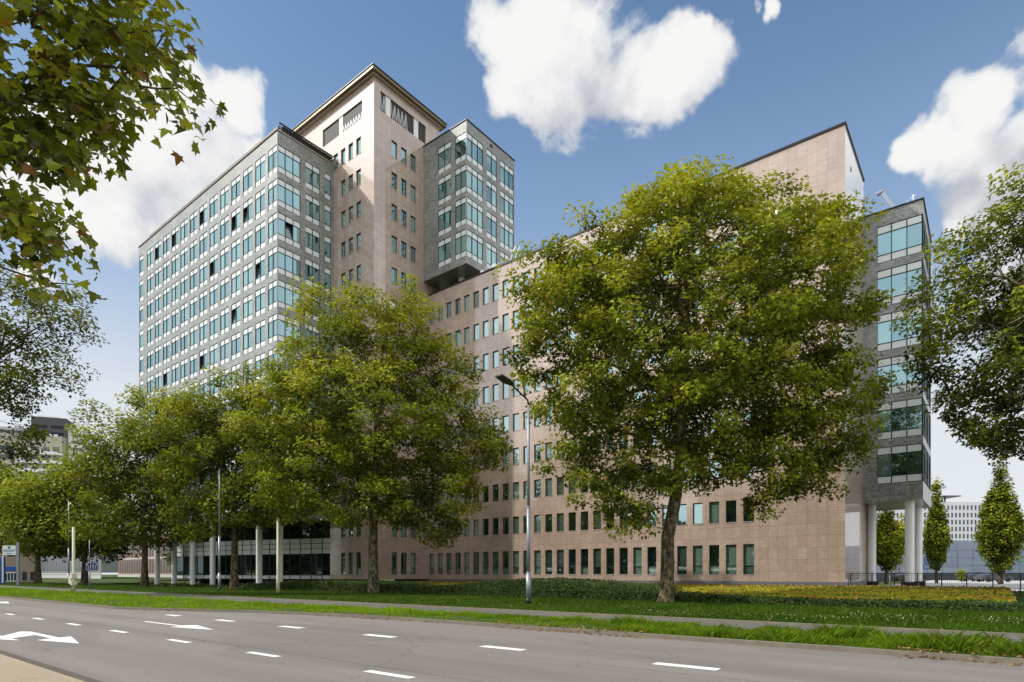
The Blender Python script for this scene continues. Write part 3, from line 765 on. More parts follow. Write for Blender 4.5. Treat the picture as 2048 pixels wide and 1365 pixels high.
def grow(trunk, lobes, n, seed, hollow=.55, gap=None, pw=.85):
    """trunk: list of points; lobes: (center, radii(3)) in world. returns node lists"""
    rl = np.random.default_rng(seed)
    L = np.array([c for c, r in lobes]); RR = np.array([r for c, r in lobes]); vol = RR.prod(1)**pw; vol = vol/vol.sum()
    pts = []
    while len(pts) < n:
        i = rl.choice(len(L), p=vol); d = norm(rl.normal(size=(1, 3)))[0]*rl.random()**(1/3.0)
        p = L[i] + d*RR[i]
        q = np.sqrt((((p-L)/RR)**2).sum(1)).min()
        if q < hollow and rl.random() > .22 + .25*q: continue
        if pts and np.min(((np.array(pts[-400:])-p)**2).sum(1)) < gap*gap: 
            if rl.random() > .04: continue
        pts.append(p)
    pts = np.array(pts)
    nodes = [Vector(p) for p in trunk]; par = [max(0, i-1) for i in range(len(nodes))]; par[0] = -1
    plen = [0.0]*len(nodes)
    for i in range(1, len(nodes)): plen[i] = plen[i-1] + (nodes[i]-nodes[i-1]).length*.35
    A = np.array([tuple(p) for p in nodes]); PL = np.array(plen); first = max(1, int(len(nodes)*.45))
    order = np.argsort(((pts - A[-1])**2).sum(1)); tips = []
    for j in order:
        p = pts[j]; d = np.sqrt(((A-p)**2).sum(1)); cost = d + PL*.55; cost[:first] += 1e3
        cost += np.where(A[:, 2] > p[2]+1.0, (A[:, 2]-p[2]-1.0)*.6, 0)
        a = int(np.argmin(cost)); s = Vector(A[a]); e = Vector(p); L_ = (e-s).length
        prev = a; k = max(1, min(4, int(L_/1.1)))
        for q in range(1, k+1):
            f = q/k; w = s.lerp(e, f); w.z += math.sin(f*math.pi)*L_*.10
            if q < k: w += Vector(rl.normal(0, .035*L_, 3))
            nodes.append(w); par.append(prev); A = np.vstack([A, tuple(w)]); PL = np.append(PL, PL[prev]+(w-nodes[prev]).length); prev = len(nodes)-1
        tips.append(prev)
    cnt = [0]*len(nodes)
    for t_ in tips: cnt[t_] += 1
    for i in range(len(nodes)-1, 0, -1): cnt[par[i]] += cnt[i]
    return nodes, par, cnt, tips, pts

def tree(label, trunk, r0, lobes, n, per, leaf, seed, shape='mid', tone=.5, clump=1.15, group=None, name='plane_tree', cat='tree', gap=.75, hollow=.55, minr=.012, brown=.03, sag=0.0, flat=.72, pw=.85, rag=0):
    rl = np.random.default_rng(seed+100); voids = None
    # ragged outline: small boughs sticking out of the envelope, and pockets without foliage
    L0 = list(lobes); ex = []
    if rag:
        wts = np.array([r_[0]*r_[2] for c, r_ in L0]); wts = wts/wts.sum()
        for i in range(rag):
            c, r_ = L0[rl.choice(len(L0), p=wts)]; d = norm(rl.normal(size=(1, 3)))[0]; d[2] = abs(d[2])*.8-.15
            c2 = np.array(c)+d*np.array(r_)*1.02; q_ = rl.uniform(.5, 1.15)*clump*1.1
            ex.append((tuple(c2), (q_, q_, q_*rl.uniform(.6, 1.0))))
        lobes = L0+ex
    nodes, par, cnt, tips, pts = grow(trunk, lobes, n, seed, hollow, gap, pw)
    root = empty(name, tuple(trunk[0])); tag(root, label, cat, group)
    off = Vector(trunk[0])
    expo = math.log(max(r0*.75/minr, 2))/math.log(max(cnt[0], 2))
    rad = [minr*max(c, 1)**expo for c in cnt]
    mb = MB(); nt = len(trunk)
    tr = []
    for i in range(nt):
        f = i/(nt-1); tr.append(max(r0*(1-.42*f), rad[i] if i > nt*.6 else 0))
    tr[0] = r0*1.28; 
    mb.tube([Vector(p)-off - (Vector((0,0,.15)) if i == 0 else Vector((0,0,0))) for i, p in enumerate(trunk)], tr, 14, 0, False)
    for i in range(nt, len(nodes)):
        p = par[i]; ra = min(rad[p], rad[i]*1.6) if p >= nt else min(rad[i]*1.5, tr[p]*.8)
        ns = 8 if rad[i] > .08 else (5 if rad[i] > .03 else 3)
        mb.tube([nodes[p]-off, nodes[i]-off], [ra, rad[i]], ns, 0, False)
    mb.build('trunk', M['bark'], root)
    # crown
    cen = np.mean([c for c, r in lobes], axis=0); zs = pts[:, 2]; z0, z1 = zs.min(), zs.max()
    allC, allN, allD, allS, allT = [], [], [], [], []
    if rag:
        cam_d = np.array(cw(0, -1, 0)); vc = []
        for i in range(rag):
            c, r_ = L0[rl.choice(len(L0), p=wts)]; d = norm(rl.normal(size=(1, 3))+cam_d*.9)[0]
            vc.append((np.array(c)+d*np.array(r_)*.9, rl.uniform(.9, 1.7)*clump))
        pts = np.array([p for p in pts if not any(((p-c)**2).sum() < q_*q_ for c, q_ in vc)])
    LC = np.array([c for c, r_ in lobes]); LR = np.array([r_ for c, r_ in lobes])
    for p in pts:
        m = int(per*rl.uniform(.55, 1.45)); rr = clump*rl.uniform(.7, 1.25)
        d = rl.normal(size=(m, 3)); d = norm(d)*(rl.random((m, 1))**.42)
        C = p + d*np.array([rr, rr, rr*flat]); C[:, 2] -= sag*rl.random(m)*rr
        out = norm((p-cen)[None])[0]
        N = rl.normal(0, .55, (m, 3)) + np.array([0, 0, 1.0]) + out*.45 + d*.3
        D = d*np.array([1, 1, .3]) + rl.normal(0, .4, (m, 3)) + np.array([0, 0, -.35])
        allC.append(C); allN.append(N); allD.append(D); allS.append(leaf*rl.uniform(.65, 1.25, m))
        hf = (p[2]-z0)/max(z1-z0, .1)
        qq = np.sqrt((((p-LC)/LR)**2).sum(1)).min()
        lt = tone + .26*(hf-.5) + .62*(min(qq, 1.0)-.80) + rl.normal(0, .15) + .22*(d[:, 2])*.6  # crown shading painted into leaf tone: darker inside and low, paler on clump tops
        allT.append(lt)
    C = np.concatenate(allC); T = np.concatenate(allT)
    V, Fc = leaves(C, np.concatenate(allN), np.concatenate(allD), np.concatenate(allS), *( (NEAR, NEAR_F) if shape == 'near' else (MID, MID_F) if shape == 'mid' else (TRI, TRI_F)))
    k = {'near': 2, 'mid': 2, 'far': 1}[shape]
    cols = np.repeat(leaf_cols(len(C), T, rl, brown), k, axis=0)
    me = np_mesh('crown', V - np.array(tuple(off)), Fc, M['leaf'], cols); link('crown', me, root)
    return root

def lob(t, *ls, depth=None, jit=1.0):
    out = []
    rl = random.Random(int(t*100)+len(ls))
    for l in ls:
        u, v, r = l[:3]; rv = l[3] if len(l) > 3 else r
        rm = r/FPX*t; dd = (l[4] if len(l) > 4 else 0.0)
        c = uvt(u, v, t); c = Vector(c) + Vector(cw(0, dd, 0))
        rd = rm if depth is None else min(depth, rm*.95+.6)
        # ellipsoid in grid axes: use the same radius sideways and in depth
        out.append((tuple(c), (max(rm, .4), max(rd if depth else rm, .4), max(rv/FPX*t, .4))))
    return out

# street trees along the verge
tree('large plane tree with crooked mottled trunk in front of the pink wing', 
     [(-13.8, 30.7, 0), (-13.72, 30.75, .6), (-13.68, 30.8, 2.2), (-13.68, 30.8, 3.6), (-13.42, 31.0, 5.2), (-13.22, 31.1, 6.6), (-13.1, 31.2, 8.5), (-13.1, 31.3, 11), (-12.9, 31.2, 14), (-13.0, 31.1, 17)], .40,
     lob(32.6, (1390, 640, 300, 230), (1405, 490, 165, 105), (1255, 560, 150, 120), (1150, 640, 115, 120), (1590, 560, 110, 130), (1590, 700, 150, 120), (1180, 790, 120, 90), (1230, 900, 90, 80), (1420, 830, 220, 90), (1640, 820, 95, 80), (1560, 900, 110, 70), (1090, 560, 60, 70), (1660, 460, 45, 50), (1250, 1000, 60, 55), (1200, 950, 95, 70), (1310, 940, 80, 50), (1450, 925, 100, 45), (1590, 950, 90, 45), (1680, 900, 60, 45), (1330, 420, 60, 45), (1475, 415, 60, 42), (1405, 395, 55, 40), (1350, 370, 25, 20), (1480, 370, 22, 20), (1090, 700, 60, 70), (1700, 720, 50, 50), (1030, 620, 22, 30), (1060, 760, 30, 30), (1740, 780, 25, 35), (1670, 900, 40, 35), (1130, 930, 40, 50), (1550, 1000, 45, 25), (1280, 1060, 35, 22), (1180, 470, 40, 35), (1560, 400, 35, 35), (1710, 640, 25, 35), depth=8.5),
     1050, 125, .235, 11, tone=.62, clump=.80, group='plane trees along the verge', gap=.92, hollow=.5, rag=46, pw=.72)
tree('medium plane tree with dark straight trunk in front of the pink tower', 
     [(-38.6, 30.8, 0), (-38.65, 30.8, 1.5), (-38.8, 30.9, 4), (-38.9, 31, 6.5), (-38.7, 31, 9), (-38.5, 31.1, 12), (-38.4, 31, 15)], .42,
     lob(48.1, (765, 680, 125, 95), (650, 690, 85, 75), (860, 740, 100, 80), (620, 790, 100, 80), (760, 830, 190, 120), (910, 880, 100, 80), (560, 880, 85, 85), (640, 950, 130, 80), (850, 980, 110, 90), (960, 900, 50, 50), (740, 1000, 110, 50), (580, 990, 70, 50), (640, 610, 45, 35), (790, 600, 60, 35), (880, 1050, 50, 35), depth=9),
     780, 110, .275, 12, tone=.60, clump=.98, group='plane trees along the verge', gap=1.1, hollow=.5, rag=38, pw=.75)
tree('plane tree between the white columns and the second lamp post', 
     [(-59.3, 29.9, 0), (-59.3, 29.9, 2), (-59.2, 29.9, 5), (-59.4, 30, 8), (-59.2, 30, 11)], .38,
     lob(60, (450, 825, 80, 65), (540, 800, 60, 55), (390, 870, 85, 70), (500, 900, 110, 80), (560, 950, 70, 70), (400, 960, 80, 60), (480, 1010, 100, 50), (400, 1040, 60, 35), (520, 770, 40, 25), (440, 765, 40, 22), depth=8.5),
     430, 105, .34, 13, tone=.54, clump=1.2, group='plane trees along the verge', gap=1.1, rag=24)
tree('dense plane tree left of the row of white columns', 
     [(-83.8, 30.7, 0), (-83.8, 30.7, 2.5), (-83.6, 30.7, 6), (-83.8, 30.7, 10)], .42,
     lob(76, (225, 850, 55, 50), (320, 835, 70, 55), (250, 920, 100, 80), (340, 930, 90, 80), (200, 960, 60, 60), (300, 1000, 100, 50), (230, 1050, 70, 40), (370, 860, 40, 45), (310, 1060, 60, 30), depth=9),
     380, 95, .42, 14, tone=.48, clump=1.5, group='plane trees along the verge', gap=1.3, rag=20)
tree('plane tree at the left, above the blue lane sign', 
     [(-106, 30.7, 0), (-106, 30.7, 3), (-106, 30.7, 8)], .45,
     lob(90, (160, 965, 65, 45), (110, 1005, 85, 50), (180, 1020, 80, 70), (120, 1065, 90, 45), (210, 1085, 50, 30), (200, 960, 40, 40), depth=9),
     260, 95, .48, 15, shape='far', tone=.48, clump=1.9, group='plane trees along the verge', gap=1.5)
tree('plane tree beside the white billboard at the far left', 
     [(-127, 30.0, 0), (-127, 30.0, 3), (-127, 30.0, 8)], .5,
     lob(103, (60, 990, 50, 40), (20, 1010, 65, 45), (80, 1020, 60, 55), (30, 1065, 80, 35), (110, 1080, 50, 30), (-30, 980, 60, 60), depth=9),
     240, 95, .52, 16, shape='far', tone=.50, clump=2.0, group='plane trees along the verge', gap=1.6)
tree('small dark bushy tree in the shade behind the blue lane sign', 
     [(-118, 52, 0), (-118, 52, 2), (-118, 52, 5)], .25,
     [((-118, 52, 5.5), (5, 4.5, 3.2)), ((-116, 52, 3.5), (4.5, 4, 2.2))],
     120, 110, .42, 17, shape='far', tone=.05, clump=1.5, name='bushy_tree', gap=1.2)
tree('plane tree cut by the right edge of the photo, trunk out of view', 
     [(5.1, 32.2, 0), (5.1, 32.2, 2.5), (5.0, 32.2, 5), (5.0, 32.2, 9), (5, 32, 14)], .42,
     lob(32.2, (2010, 560, 150, 110), (2045, 430, 75, 75), (1960, 490, 75, 55), (1905, 590, 65, 60), (1960, 710, 140, 90), (1900, 700, 75, 70), (1905, 790, 55, 45), (2050, 800, 120, 90), (2030, 880, 70, 50), (1950, 860, 40, 30), (1835, 600, 30, 25), (2180, 620, 190, 220), (2350, 500, 260, 260), (2060, 350, 25, 30), (1840, 640, 25, 20), depth=6),
     640, 120, .24, 18, tone=.42, clump=.82, group='plane trees along the verge', gap=.8, rag=26)

# trees on the near pavement, reaching into the top left
fl = [(145, 60, 150, 110, 0), (300, 45, 60, 50, 0), (60, 180, 115, 95, .3), (255, 130, 55, 40, 0), (150, 190, 60, 45, .4), (20, 300, 80, 80, 0), (70, 280, 45, 40, .3), (-10, 420, 75, 85, .3), (45, 450, 45, 50, .4), (20, 520, 50, 30, .3), (95, 545, 35, 14, .3),
      (300, 150, 20, 20, 0), (330, 185, 24, 20, 0), (370, 185, 24, 16, 0), (395, 210, 22, 16, 0), (415, 232, 16, 9, 0), (340, 240, 24, 9, 0), (350, 160, 20, 14, 0), (160, 270, 26, 14, .3), (330, 90, 26, 26, 0), (50, 420, 55, 45, 0), (-150, 150, 150, 220, 0), (-380, 50, 260, 260, 0), (-200, 420, 120, 160, 0), (-350, 300, 200, 200, 0), (150, -90, 170, 110, 0), (-150, -150, 250, 150, 0)]
FT = 7.6
fc = [Vector(uvt(u, v, FT))+Vector(cw(0, dd, 0)) for u, v, r, rv, dd in fl]
fr = [(max(r/FPX*FT, .13), max(min(r/FPX*FT, .9), .13), max(rv/FPX*FT, .10)) for u, v, r, rv, dd in fl]
tb = Vector(cw(-9.6, 7.4, 0))
tree('near plane tree whose large-leaved branches hang into the top left corner', 
     [tb, tb+Vector((0, 0, 2)), tb+Vector((.1, 0, 4)), tb+Vector((.2, .1, 6.5)), tb+Vector((.5, .2, 8.5))], .35,
     [(tuple(c), r) for c, r in zip(fc, fr)], 440, 17, .165, 21, shape='near', tone=.66, clump=.32, pw=.62, gap=.20, hollow=.1, minr=.006, brown=.035, flat=.8, sag=.3)
sl_ = [(60, 600, 70, 55), (120, 650, 60, 50), (30, 700, 70, 50), (150, 610, 35, 25), (100, 730, 60, 30), (30, 780, 70, 30), (20, 840, 60, 40), (60, 880, 35, 30), (155, 660, 28, 22), (-90, 700, 110, 150), (-60, 520, 60, 60), (130, 775, 30, 14), (20, 560, 50, 30), (20, 900, 50, 30)]
ST_ = 46.0
sb = Vector(cw(-43.0, 48.0, 0)); 
tree('loose airy plane tree at the left edge, rising before the dark high-rise', 
     [sb, sb+Vector((0, 0, 3)), sb+Vector((.3, 0, 8)), sb+Vector((.6, 0, 13)), sb+Vector((.8, 0, 17))], .4,
     [(tuple(uvt(u, v, ST_)), (max(r/FPX*ST_, .3), max(r/FPX*ST_, .3), max(rv/FPX*ST_, .25))) for u, v, r, rv in sl_],
     300, 60, .27, 22, shape='mid', tone=.34, clump=.95, gap=.8, hollow=.1, minr=.012, brown=.05, group='plane trees along the verge')

# pyramidal trees beyond the terrace
def pyramid(label, X, Y, v0, v1, w, seed, n=230, tone=.66, tr=.16, low=.1, name='pyramidal_tree', z0=.5):
    zt = EYE+(HOR-v0)/FPX*Y; zb = EYE+(HOR-v1)/FPX*Y
    base = Vector(cw(X, Y, z0)); H = zt-zb; lobes = []
    for i in range(9):
        f = i/8.0; z = zb + H*f*.96
        rr = w*(math.sin(min(1, (f+.12)/.42)*math.pi/2) if f < .35 else (1-(f-.35)/.65)**1.0)
        lobes.append(((base.x, base.y, z), (max(rr, .25), max(rr, .25), H*.10)))
    lobes[-1] = ((base.x, base.y, zt-.5), (.3, .3, .8))
    tk = [base, base+Vector((0, 0, (zb-z0)*.6)), Vector((base.x, base.y, zb)), Vector((base.x, base.y, zb+H*.4)), Vector((base.x, base.y, zb+H*.85))]
    return tree(label, tk, tr, lobes, n, 60, .30 if n > 200 else .26, seed, shape='far', tone=tone, clump=.55, name=name, group='pyramidal trees behind the terrace', gap=.35, flat=1.3, hollow=.2)
pyramid('pyramidal tree seen between the white columns under the grey block', .622*72, 72, 1000, 1128, 1.7, 31, tone=.58)
pyramid('slim pyramidal tree just right of the white columns', .7057*72, 72, 968, 1122, 1.05, 32, tone=.56)
pyramid('tallest pyramidal tree at the right edge in front of the blue hall', .812*66, 66, 915, 1122, 2.05, 33, n=420, tr=.22, tone=.46)
tree('small autumn-yellow tree seen between the white columns in the distance', [cw(.643*105, 105, 0), cw(.643*105, 105, 3)], .2, [(cw(.645*105, 105, 8.2), (2.2, 2.2, 3.4))], 60, 60, .45, 35, shape='far', tone=.95, clump=.8, name='autumn_tree', gap=.6, brown=.25)
# wood on the other side, behind the viewer (seen in the glass)
rw = np.random.default_rng(3); n = 70000
C = np.stack([rw.uniform(-190, 90, n), rw.uniform(-66, -52, n), rw.random(n)**.8], 1)
hgt = 20 + 5*np.sin(C[:, 0]*.21) + 3*np.sin(C[:, 0]*.53+1); C[:, 2] *= hgt
V, Fc = leaves(C, rw.normal(size=(n, 3))+np.array([0, .6, .5]), rw.normal(size=(n, 3)), rw.uniform(1.0, 1.9, n), TRI, TRI_F)
o = link('distant_wood', np_mesh('distant_wood', V, Fc, M['leaf'], leaf_cols(n, np.full(n, .25), rw, 0)))
tag(o, 'belt of trees across the street, mirrored in the lower windows', 'trees', kind='stuff')

# ------------------------------------------------------------ ground cover
def blades(name, label, cat, sampler, n, h, w, tone, seed, pal=None, lean=.35, zf=None, mat='grass'):
    rl = np.random.default_rng(seed); P = sampler(rl, n); n = len(P)
    if P.shape[1] == 2: P = np.concatenate([P, np.zeros((n, 1))], 1)
    ang = rl.uniform(0, 2*math.pi, n); d = np.stack([np.cos(ang), np.sin(ang), np.zeros(n)], 1)
    hh = h(P, rl) if callable(h) else h*rl.uniform(.5, 1.3, n); ww = w*rl.uniform(.7, 1.3, n)
    ln = np.stack([rl.normal(0, lean, n), rl.normal(0, lean, n), np.ones(n)], 1)*hh[:, None]
    b = np.stack([P-d*ww[:, None]/2, P+d*ww[:, None]/2, P+ln*.6+d*ww[:, None]*.35, P+ln+ln*np.array([.35, .35, 0])], 1).reshape(-1, 3)
    Fc = np.arange(n*4).reshape(n, 4)
    c = pal(P, rl) if pal is not None else leaf_cols(n, np.full(n, tone), rl, .02)
    me = np_mesh(name, b, Fc, M[mat], c); return tag(link(name, me), label, cat, kind='stuff')
def kerb_y(x): return np.interp(x, [p[0] for p in kline], [p[1]+.12 for p in kline])
def fbm(x, y, s, rl_seed):
    r_ = np.random.default_rng(rl_seed); v = 0
    for i in range(5):
        a, b, c = r_.uniform(0, 6.28, 3); f = s*(1.7**i); v = v + np.sin(x*f*math.cos(a)+y*f*math.sin(a)+b+1.7*np.sin(x*f*.6+c))/(1.35**i)
    return v/3.0
def view_sampler(y0, y1, xa=-140, xb=14, yl=None):
    def f(rl, n):
        out = []; tot = 0
        while tot < n:
            m = n*3; y = rl.uniform(y0, y1, m); x = rl.uniform(xa, xb, m)
            if yl is not None:
                lo = yl(x); y = lo + (y1-lo)*rl.random(m)
            D = -SA*x+CA*y; X = CA*x+SA*y
            ok = (D > 7) & (np.abs(X) < D*.90+1.0)
            keep = ok & (rl.random(m) < np.clip((16.0/np.maximum(D, 1))**1.7, .012, 1))
            q = np.stack([x[keep], y[keep]], 1); out.append(q); tot += len(q)
        return np.concatenate(out)[:n]
    return f
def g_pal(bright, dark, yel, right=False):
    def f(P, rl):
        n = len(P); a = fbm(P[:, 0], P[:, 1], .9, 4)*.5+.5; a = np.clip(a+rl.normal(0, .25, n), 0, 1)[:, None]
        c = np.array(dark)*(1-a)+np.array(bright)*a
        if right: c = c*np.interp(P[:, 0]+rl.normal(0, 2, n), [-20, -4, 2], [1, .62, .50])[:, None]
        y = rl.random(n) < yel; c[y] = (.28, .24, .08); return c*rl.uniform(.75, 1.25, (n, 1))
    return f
def vh(P, rl):   # taller tufts to the right
    n = len(P); base = np.interp(P[:, 0], [-60, -20, -12, -6, 0, 12], [.17, .14, .13, .18, .23, .27])
    a = np.clip(fbm(P[:, 0], P[:, 1], 2.3, 9)*1.2+.7, .22, 2.2)
    near = np.clip((P[:, 1]-kerb_y(P[:, 0]))/.5, .35, 1)
    return base*a*near*rl.uniform(.5, 1.35, n)
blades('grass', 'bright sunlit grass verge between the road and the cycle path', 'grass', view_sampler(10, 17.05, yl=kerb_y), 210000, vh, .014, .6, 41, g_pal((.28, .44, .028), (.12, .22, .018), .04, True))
blades('grass', 'lawn strip between the cycle path and the hedge, shade painted into its darker colour', 'grass', view_sampler(20.0, 31.6), 150000, lambda P, rl: .12*rl.uniform(.5, 1.4, len(P)), .026, .5, 42, g_pal((.075, .150, .013), (.030, .068, .008), .03))  # shade on this strip is put into the darker blade colours
m_ = MB()       # verge soils
for (xa, ya), (xb, yb) in zip(kline[:-1], kline[1:]): m_.poly([(xa, ya+.14, .07), (xb, yb+.14, .07), (xb, 17.08, .045), (xa, 17.08, .045)])
tag(m_.build('verge', M['ground']), kind='structure')
m_ = MB(); m_.poly([(-400, 19.97, .05), (200, 19.97, .05), (200, 31.7, .02), (-400, 31.7, .02)]); tag(m_.build('verge', M['ground']), kind='structure')
# small white flowers and fallen leaves
def scat(name, label, cat, P, s, cols, seed, tmpl=(MID, MID_F)):
    rl = np.random.default_rng(seed); n = len(P)
    V, Fc = leaves(P, rl.normal(0, .35, (n, 3))+np.array([0, 0, 1.0]), rl.normal(size=(n, 3)), s*rl.uniform(.6, 1.3, n), *tmpl)
    me = np_mesh(name, V, Fc, M['leaf'], np.repeat(cols, len(tmpl[1]), axis=0)); return tag(link(name, me), label, cat, kind='stuff')
rl = np.random.default_rng(50)
n = 1500; x = rl.normal(-1, 7, n); y = 20.2+5.5*rl.random(n)**.8; x = x+rl.normal(0, 3, n); P = np.stack([x, y, rl.uniform(.12, .2, n)], 1)[fbm(x, y, .8, 2) > .1]
scat('daisies', 'tiny white flowers scattered in the lawn strip beside the path', 'flowers', P, .04, np.tile((.75, .75, .6), (len(P), 1)), 51)
n = 1700; x = np.concatenate([rl.uniform(-30, 12, n//2), rl.normal(-12, 4, n//4), rl.normal(-1, 4, n//4)]); off = np.abs(rl.normal(0, .16, len(x)))
P = np.stack([x, kerb_y(x)-.12-off*rl.choice([1, -1.0], len(x), p=[.55, .45]), np.zeros(len(x))], 1)
P[:, 2] = np.where(P[:, 1] < kerb_y(x)-.12, .02, .14)
keep = fbm(P[:, 0], P[:, 1]*0, 1.1, 12) > -.05; P = P[keep]
lc = PAL[5]*np.array([1, .8, .8]); cc = np.array([(.30, .17, .07), (.20, .10, .04), (.36, .24, .10), (.12, .06, .03)])[rl.integers(0, 4, len(P))]
scat('fallen_leaves', 'dry brown leaves lying along the kerb', 'leaves', P, .085, cc, 52)

# hedge and coloured ground cover
def cover_sampler(y0, y1, x0, x1, zfun):
    def f(rl, n):
        x = rl.uniform(x0, x1, n*2); y = rl.uniform(y0, y1, n*2); D = -SA*x+CA*y
        k = rl.random(n*2) < np.clip((32/np.maximum(D, 1))**1.4, .02, 1); x = x[k][:n]; y = y[k][:n]
        return np.stack([x, y, zfun(x, y, rl)], 1)
    return f
def cover(name, label, cat, P, s, pal, seed):
    rl = np.random.default_rng(seed); n = len(P)
    V, Fc = leaves(P, rl.normal(0, .5, (n, 3))+np.array([0, -.35, 1.0]), rl.normal(size=(n, 3)), s*rl.uniform(.6, 1.3, n), TRI, TRI_F)
    me = np_mesh(name, V, Fc, M['leaf'], pal(P, rl)); return tag(link(name, me), label, cat, kind='stuff')
def bed_np(y): return .22 + .32*np.clip((y-31.5)/14, 0, 1)
def pal_y(P, rl):
    n = len(P); a = fbm(P[:, 0]*.55, P[:, 1], 1.1, 21)+rl.normal(0, .22, n); yy = (P[:, 1]-31)/18
    C_ = np.array([(.10, .14, .02), (.28, .30, .03), (.42, .37, .03), (.45, .26, .03), (.28, .14, .035), (.20, .10, .04)])
    i = np.clip(((a+.9)/1.8*4.2).astype(int), 0, 4); far = rl.random(n) < np.clip((yy-.55)*2.2, 0, .8); i[far] = rl.choice([5, 0, 4], far.sum(), p=[.55, .25, .2])
    return C_[i]*rl.uniform(.65, 1.25, (n, 1))
f = cover_sampler(32.4, 50.2, -52, .9, lambda x, y, rl: bed_np(y)+.04+.16*rl.random(len(x))+.05*fbm(x, y, 2.5, 8))
P = f(rl, 130000); P = P[~((P[:, 0] < -8) & (P[:, 1] > 48.9))]
cover('ground_cover', 'yellow and orange autumn ground cover sloping up to the pink wing', 'ground cover', P, .13, pal_y, 61)
def ivyz(x, y, rl):
    ridge = np.exp(-((x+24)/7.0)**2)*.75*np.clip((y-31.4)/1.5, 0, 1) + np.exp(-((x+47)/9.0)**2)*.45
    front = np.clip((y-31.0)/.5, 0, 1)
    return (np.interp(x, [-15, -9], [.52, .36])+ridge+.06*fbm(x, y, 2.2, 5))*front*np.sqrt(rl.random(len(x))) + .02
ivy1 = cover_sampler(31.0, 32.9, -60, 3.5, ivyz)(rl, 60000)
ivy2 = cover_sampler(32.5, 37.5, -33, -15.5, ivyz)(rl, 30000); ivy3 = cover_sampler(32.5, 38, -59, -38, ivyz)(rl, 24000)
ivy4 = cover_sampler(31.2, 33.2, -62, 6, ivyz)(rl, 12000); ivy5 = cover_sampler(33, 50, .6, 1.6, lambda x, y, rl: rl.random(len(x))*bed_np(y))(rl, 6000)
cover('ivy_hedge', 'low dark green ivy hedge along the front of the planting bed', 'hedge', np.concatenate([ivy1, ivy2, ivy3, ivy4, ivy5]), .12,
      lambda P, rl: (np.array([(.030, .050, .016)])+np.array([(.07, .105, .018)])*np.clip(rl.random(len(P))**3+.25*fbm(P[:, 0], P[:, 1], 1.5, 3)+.5*np.clip(P[:, 2]-.6, 0, 1), 0, 1)[:, None]), 62)
f = cover_sampler(33, 40, -104, -62, lambda x, y, rl: .05+.35*rl.random(len(x))*np.clip(fbm(x, y, .5, 6)+.4, 0, 1.2))
cover('shrubs', 'dark low shrubs in the shade before the left buildings', 'shrubs', f(rl, 16000), .2, lambda P, rl: leaf_cols(len(P), np.full(len(P), .1), rl, .02), 63)

# --------------------------------------------------------- street furniture
def lamp_post(label, x, y, H=11.7, head=1, grp='tall street lamps along the verge'):
    r = empty('lamp_post', (x, y, 0)); tag(r, label, 'street lamp', grp)
    p = MB(); p.tube([(0, 0, 0), (0, 0, .35)], .135, 16, 1); p.tube([(0, 0, .30), (0, 0, 1.62)], .13, 16); p.tube([(0, 0, 1.62), (0, 0, 1.70)], [.13, .095], 16)
    p.tube([(0, 0, 1.70), (0, 0, 5.0)], .095, 16); p.tube([(0, 0, 5.0), (0, 0, 5.08)], [.105, .075], 16); p.tube([(0, 0, 5.08), (0, 0, H-.9)], [.075, .055], 16)
    p.build('pole', [M['pole'], M['black']], r)
    a = MB(); a.tube([(0, 0, H-.95), (0, -.08, H-.7), (0, -.9, H-.42), (0, -1.5, H-.22)], [.055, .045, .04, .04], 10); a.build('arm', M['black'], r)
    h = MB(); z = H-.2
    h.poly([(-.10, -1.35, z-.06), (.10, -1.35, z-.06), (.24, -1.75, z-.01), (.22, -2.45, z+.12), (-.22, -2.45, z+.12), (-.24, -1.75, z-.01)][::-1])
    h.poly([(-.10, -1.35, z+.05), (.10, -1.35, z+.05), (.24, -1.75, z+.08), (.22, -2.45, z+.19), (-.22, -2.45, z+.19), (-.24, -1.75, z+.08)])
    b = [(-.10, -1.35, -.06, .05), (.10, -1.35, -.06, .05), (.24, -1.75, -.01, .08), (.22, -2.45, .12, .19), (-.22, -2.45, .12, .19), (-.24, -1.75, -.01, .08)]
    for q in range(6):
        A = b[q]; B = b[(q+1) % 6]; h.poly([(A[0], A[1], z+A[2]), (B[0], B[1], z+B[2]), (B[0], B[1], z+B[3]), (A[0], A[1], z+A[3])])
    h.build('lamp_head', simple('lamp_housing', (.05, .04, .032), .5), r); return r
lamp_post('tall grey street lamp beside the large plane tree in front of the pink wing', -18.64, 24.84, 11.25)
lamp_post('grey street lamp standing before the white columns', -55.1, 26.4, 12.1)
lamp_post('farthest street lamp, its head just showing at the left edge', -97.5, 26.4, 12.4)
def cream_post(label, x, y, H, box):
    r = empty('signal_post', (x, y, 0)); tag(r, label, 'post', 'cream posts on the verge')
    p = MB(); p.tube([(0, 0, 0), (0, 0, 1.3), (0, 0, 1.35), (0, 0, H)], [.15, .15, .12, .11], 14); p.build('pole', M['cream'], r)
    if box:
        b = MB(); b.box(-.75, -.2, -.18, .18, .75, 1.45); b.box(-.22, .26, -.2, .2, 1.2, 1.6); b.box(-.2, .24, -.2, .2, .65, 1.0); b.build('control_box', M['cream'], r)
    return r
cream_post('cream post with control boxes standing in the verge at the left', -61.5, 17.0, 5.6, True)
cream_post('plain cream post in front of the rightmost white column', -45.7, 26.7, 6.2, False)
